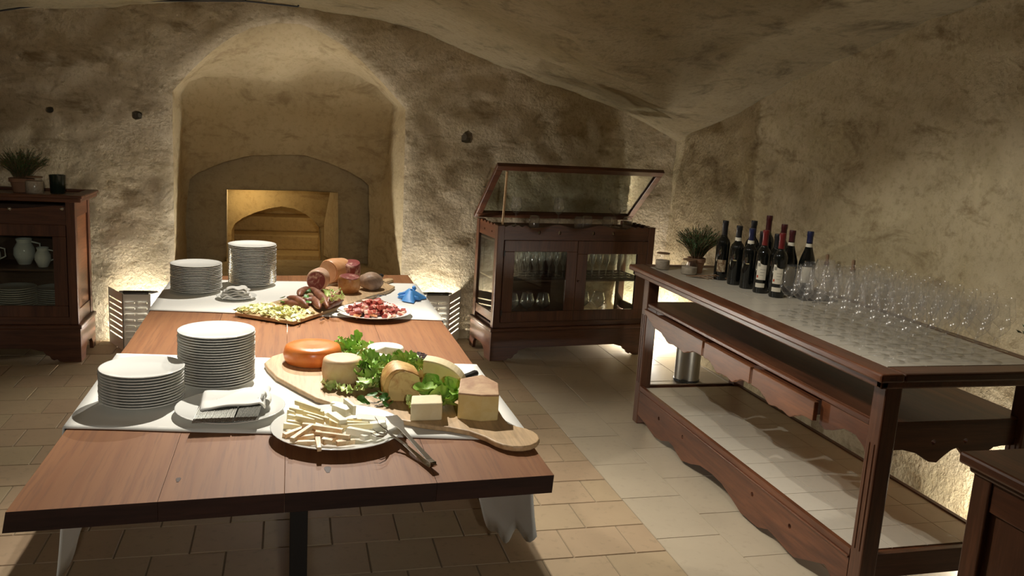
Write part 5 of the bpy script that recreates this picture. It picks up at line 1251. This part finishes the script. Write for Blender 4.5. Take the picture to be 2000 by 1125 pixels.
# ------------------------------------------------------------------ jars and potted herbs
def rosemary(label, loc, rad, h, potr, poth, n, seed, lean=(0, 0), pot=True):
    rnd = random.Random(seed); t = thing('potted_rosemary', label, 'plant', loc, world=False)
    if pot:
        MB().lathe([(0, 0), (potr * 0.72, 0), (potr * 0.95, poth * 0.72), (potr * 1.06, poth * 0.74), (potr * 1.08, poth), (potr * 0.96, poth), (potr * 0.9, poth * 0.85), (0, poth * 0.85)], 24).build('pot', M['terracotta'], t, smooth=True)
        MB().lathe([(potr * 0.9, poth * 0.86), (0, poth * 0.9)], 16).build('soil', M['twig'], t)
    st_ = MB(); nd_ = MB()
    for k in range(n):
        a = rnd.uniform(0, 2 * pi); sp = rad * math.sqrt(rnd.random()); hh = h * rnd.uniform(0.55, 1.0) * (1 - 0.3 * (sp / rad) ** 2)
        b0 = Vector((potr * 0.6 * math.cos(a) * rnd.random(), potr * 0.6 * math.sin(a) * rnd.random(), poth * 0.88)); tip = Vector((sp * math.cos(a) + lean[0], sp * math.sin(a) + lean[1], poth + hh))
        pts = [b0.lerp(tip, s) + Vector((0, 0, 0.02 * math.sin(s * pi))) for s in (0, 0.35, 0.7, 1)]
        st_.tube(pts, 0.001, 4)
        for s_i in range(26):
            s = 0.12 + 0.88 * s_i / 25; p = b0.lerp(tip, s) + Vector((0, 0, 0.02 * math.sin(s * pi))); d = (tip - b0).normalized()
            aa = rnd.uniform(0, 6.3); o_ = Vector((math.cos(aa), math.sin(aa), rnd.uniform(0, 0.9))).normalized(); L = rnd.uniform(0.009, 0.018); w_ = d.cross(o_).normalized() * 0.0019
            nd_.add([p - w_, p + w_, p + o_ * L + d * L * 0.4], [(0, 1, 2)])
    st_.build('stems', M['twig'], t); tag(nd_.build('foliage', M['rosemary'], t), kind='stuff')
    return t
M['soil'] = M['twig']
rosemary('rosemary in a small terracotta pot on the far end of the bar', (2.235, 4.33, BZ), 0.135, 0.19, 0.048, 0.085, 230, 1, (0.015, 0))
rosemary('rosemary sprigs on the ledge at the right edge, behind the glasses', (2.665, 2.42, BZ), 0.11, 0.13, 0.03, 0.06, 120, 2, (0.02, -0.02))
rosemary('rosemary in a dark pot on top of the crockery cabinet', (-1.70, 6.20, 1.084), 0.17, 0.20, 0.07, 0.09, 230, 3)
M['salt'] = fmat('pale grain filling', (0.52, 0.46, 0.36), (0.42, 0.36, 0.27), 60, 0.8, 0.4)
def jar(label, loc, r, h, fill, s=1):
    t = thing('glass_jar', label, 'jar', loc, world=False)
    MB().lathe([(r * 0.9, 0.001), (r, 0.006), (r, h * 0.68), (r * 0.78, h * 0.80), (r * 0.80, h), ], 24).build('glass_wall', M['glass'], t, smooth='all')
    MB().lathe([(0, 0.003), (r * 0.86, 0.004), (r * 0.94, 0.01), (r * 0.94, h * fill), (0, h * fill + 0.003)], 24).build('filling', M['salt'], t, smooth=True)
    MB().lathe([(r * 0.80, h * 0.94), (r * 0.88, h * 0.95), (r * 0.88, h), (r * 0.80, h * 1.01)], 24).build('rim', M['twig'], t, smooth=True)
    return t
jar('round glass jar of pale grain at the far left corner of the bar', (2.075, 4.43, BZ), 0.042, 0.095, 0.55)
jar('squat glass jar with twigs, between the grain jar and the terracotta pot', (2.165, 4.27, BZ), 0.045, 0.085, 0.5)
t = thing('twig_bundle', 'small bundle of dry twigs lying before the terracotta pot', 'twigs', (2.16, 4.16, BZ))
for k in range(5):
    a = -0.5 + 0.25 * k; MB().tube([(2.11 + 0.01 * k, 4.19, BZ + 0.006), (2.16 + 0.02 * k, 4.14 - 0.01 * k, BZ + 0.012 + 0.004 * k), (2.20 + 0.03 * k, 4.10 + 0.02 * math.sin(k), BZ + 0.005)], 0.0025, 5).build('twig', M['twig'], t)
# things on and in the crockery cabinet
jar('glass jar with a pale filling on the crockery cabinet', (-1.585, 6.05, 1.084), 0.055, 0.115, 0.75)
t = thing('dark_tumbler', 'dark green tumbler on the crockery cabinet, beside the jar', 'tumbler', (-1.47, 6.13, 1.084), world=False)
MB().lathe([(0, 0), (0.04, 0), (0.045, 0.01), (0.05, 0.125), (0.047, 0.125), (0.042, 0.012), (0, 0.01)], 20).build('body', mat('dark green glass', (0.02, 0.03, 0.02), 0.15), t, smooth=True)
o = MB().box(-1.50, -1.33, 5.97, 6.12, 1.0845, 1.090).build('slate_tray', M['slate'], loc=(-1.4, 6.0, 1.0845), bevel=0.001); tag(o, 'thin dark slate on the crockery cabinet top', 'tray')
for cx0, cy0, n_, l_ in ((-1.735, 6.08, 14, 'larger stack'), (-1.52, 6.212, 12, 'right-hand stack')):
    for k in range(n_):
        i = n_ - 1 - k
        o = place(pp, used, (cx0, cy0, 0.268 + 0.0145 * k), 0, (f'plate, {ORD[i]} from the top' if i else 'topmost plate') + f' of the {l_} in the crockery cabinet', f'plates of the {l_} inside the crockery cabinet'); o['category'] = 'plate'
def jug(x, y, s, label):
    t = thing('white_jug', label, 'jug', (x, y, 0.6125), world=False)
    MB().lathe([(0, 0), (0.03 * s, 0), (0.034 * s, 0.008 * s), (0.052 * s, 0.05 * s), (0.050 * s, 0.085 * s), (0.034 * s, 0.115 * s), (0.04 * s, 0.135 * s), (0.037 * s, 0.135 * s), (0.03 * s, 0.115 * s), (0, 0.1 * s)], 24).build('body', M['ceramic'], t, smooth=True)
    MB().tube([(0.036 * s, 0, 0.12 * s), (0.075 * s, 0, 0.11 * s), (0.078 * s, 0, 0.06 * s), (0.05 * s, 0, 0.045 * s)], 0.005 * s, 6).build('handle', M['ceramic'], t, smooth=True)
jug(-1.555, 6.05, 0.95, 'round white jug nearest the glass on the upper shelf of the crockery cabinet'); jug(-1.69, 6.15, 1.25, 'large white jug behind the round one in the crockery cabinet'); jug(-1.86, 6.08, 1.0, 'white jug at the picture edge in the crockery cabinet')
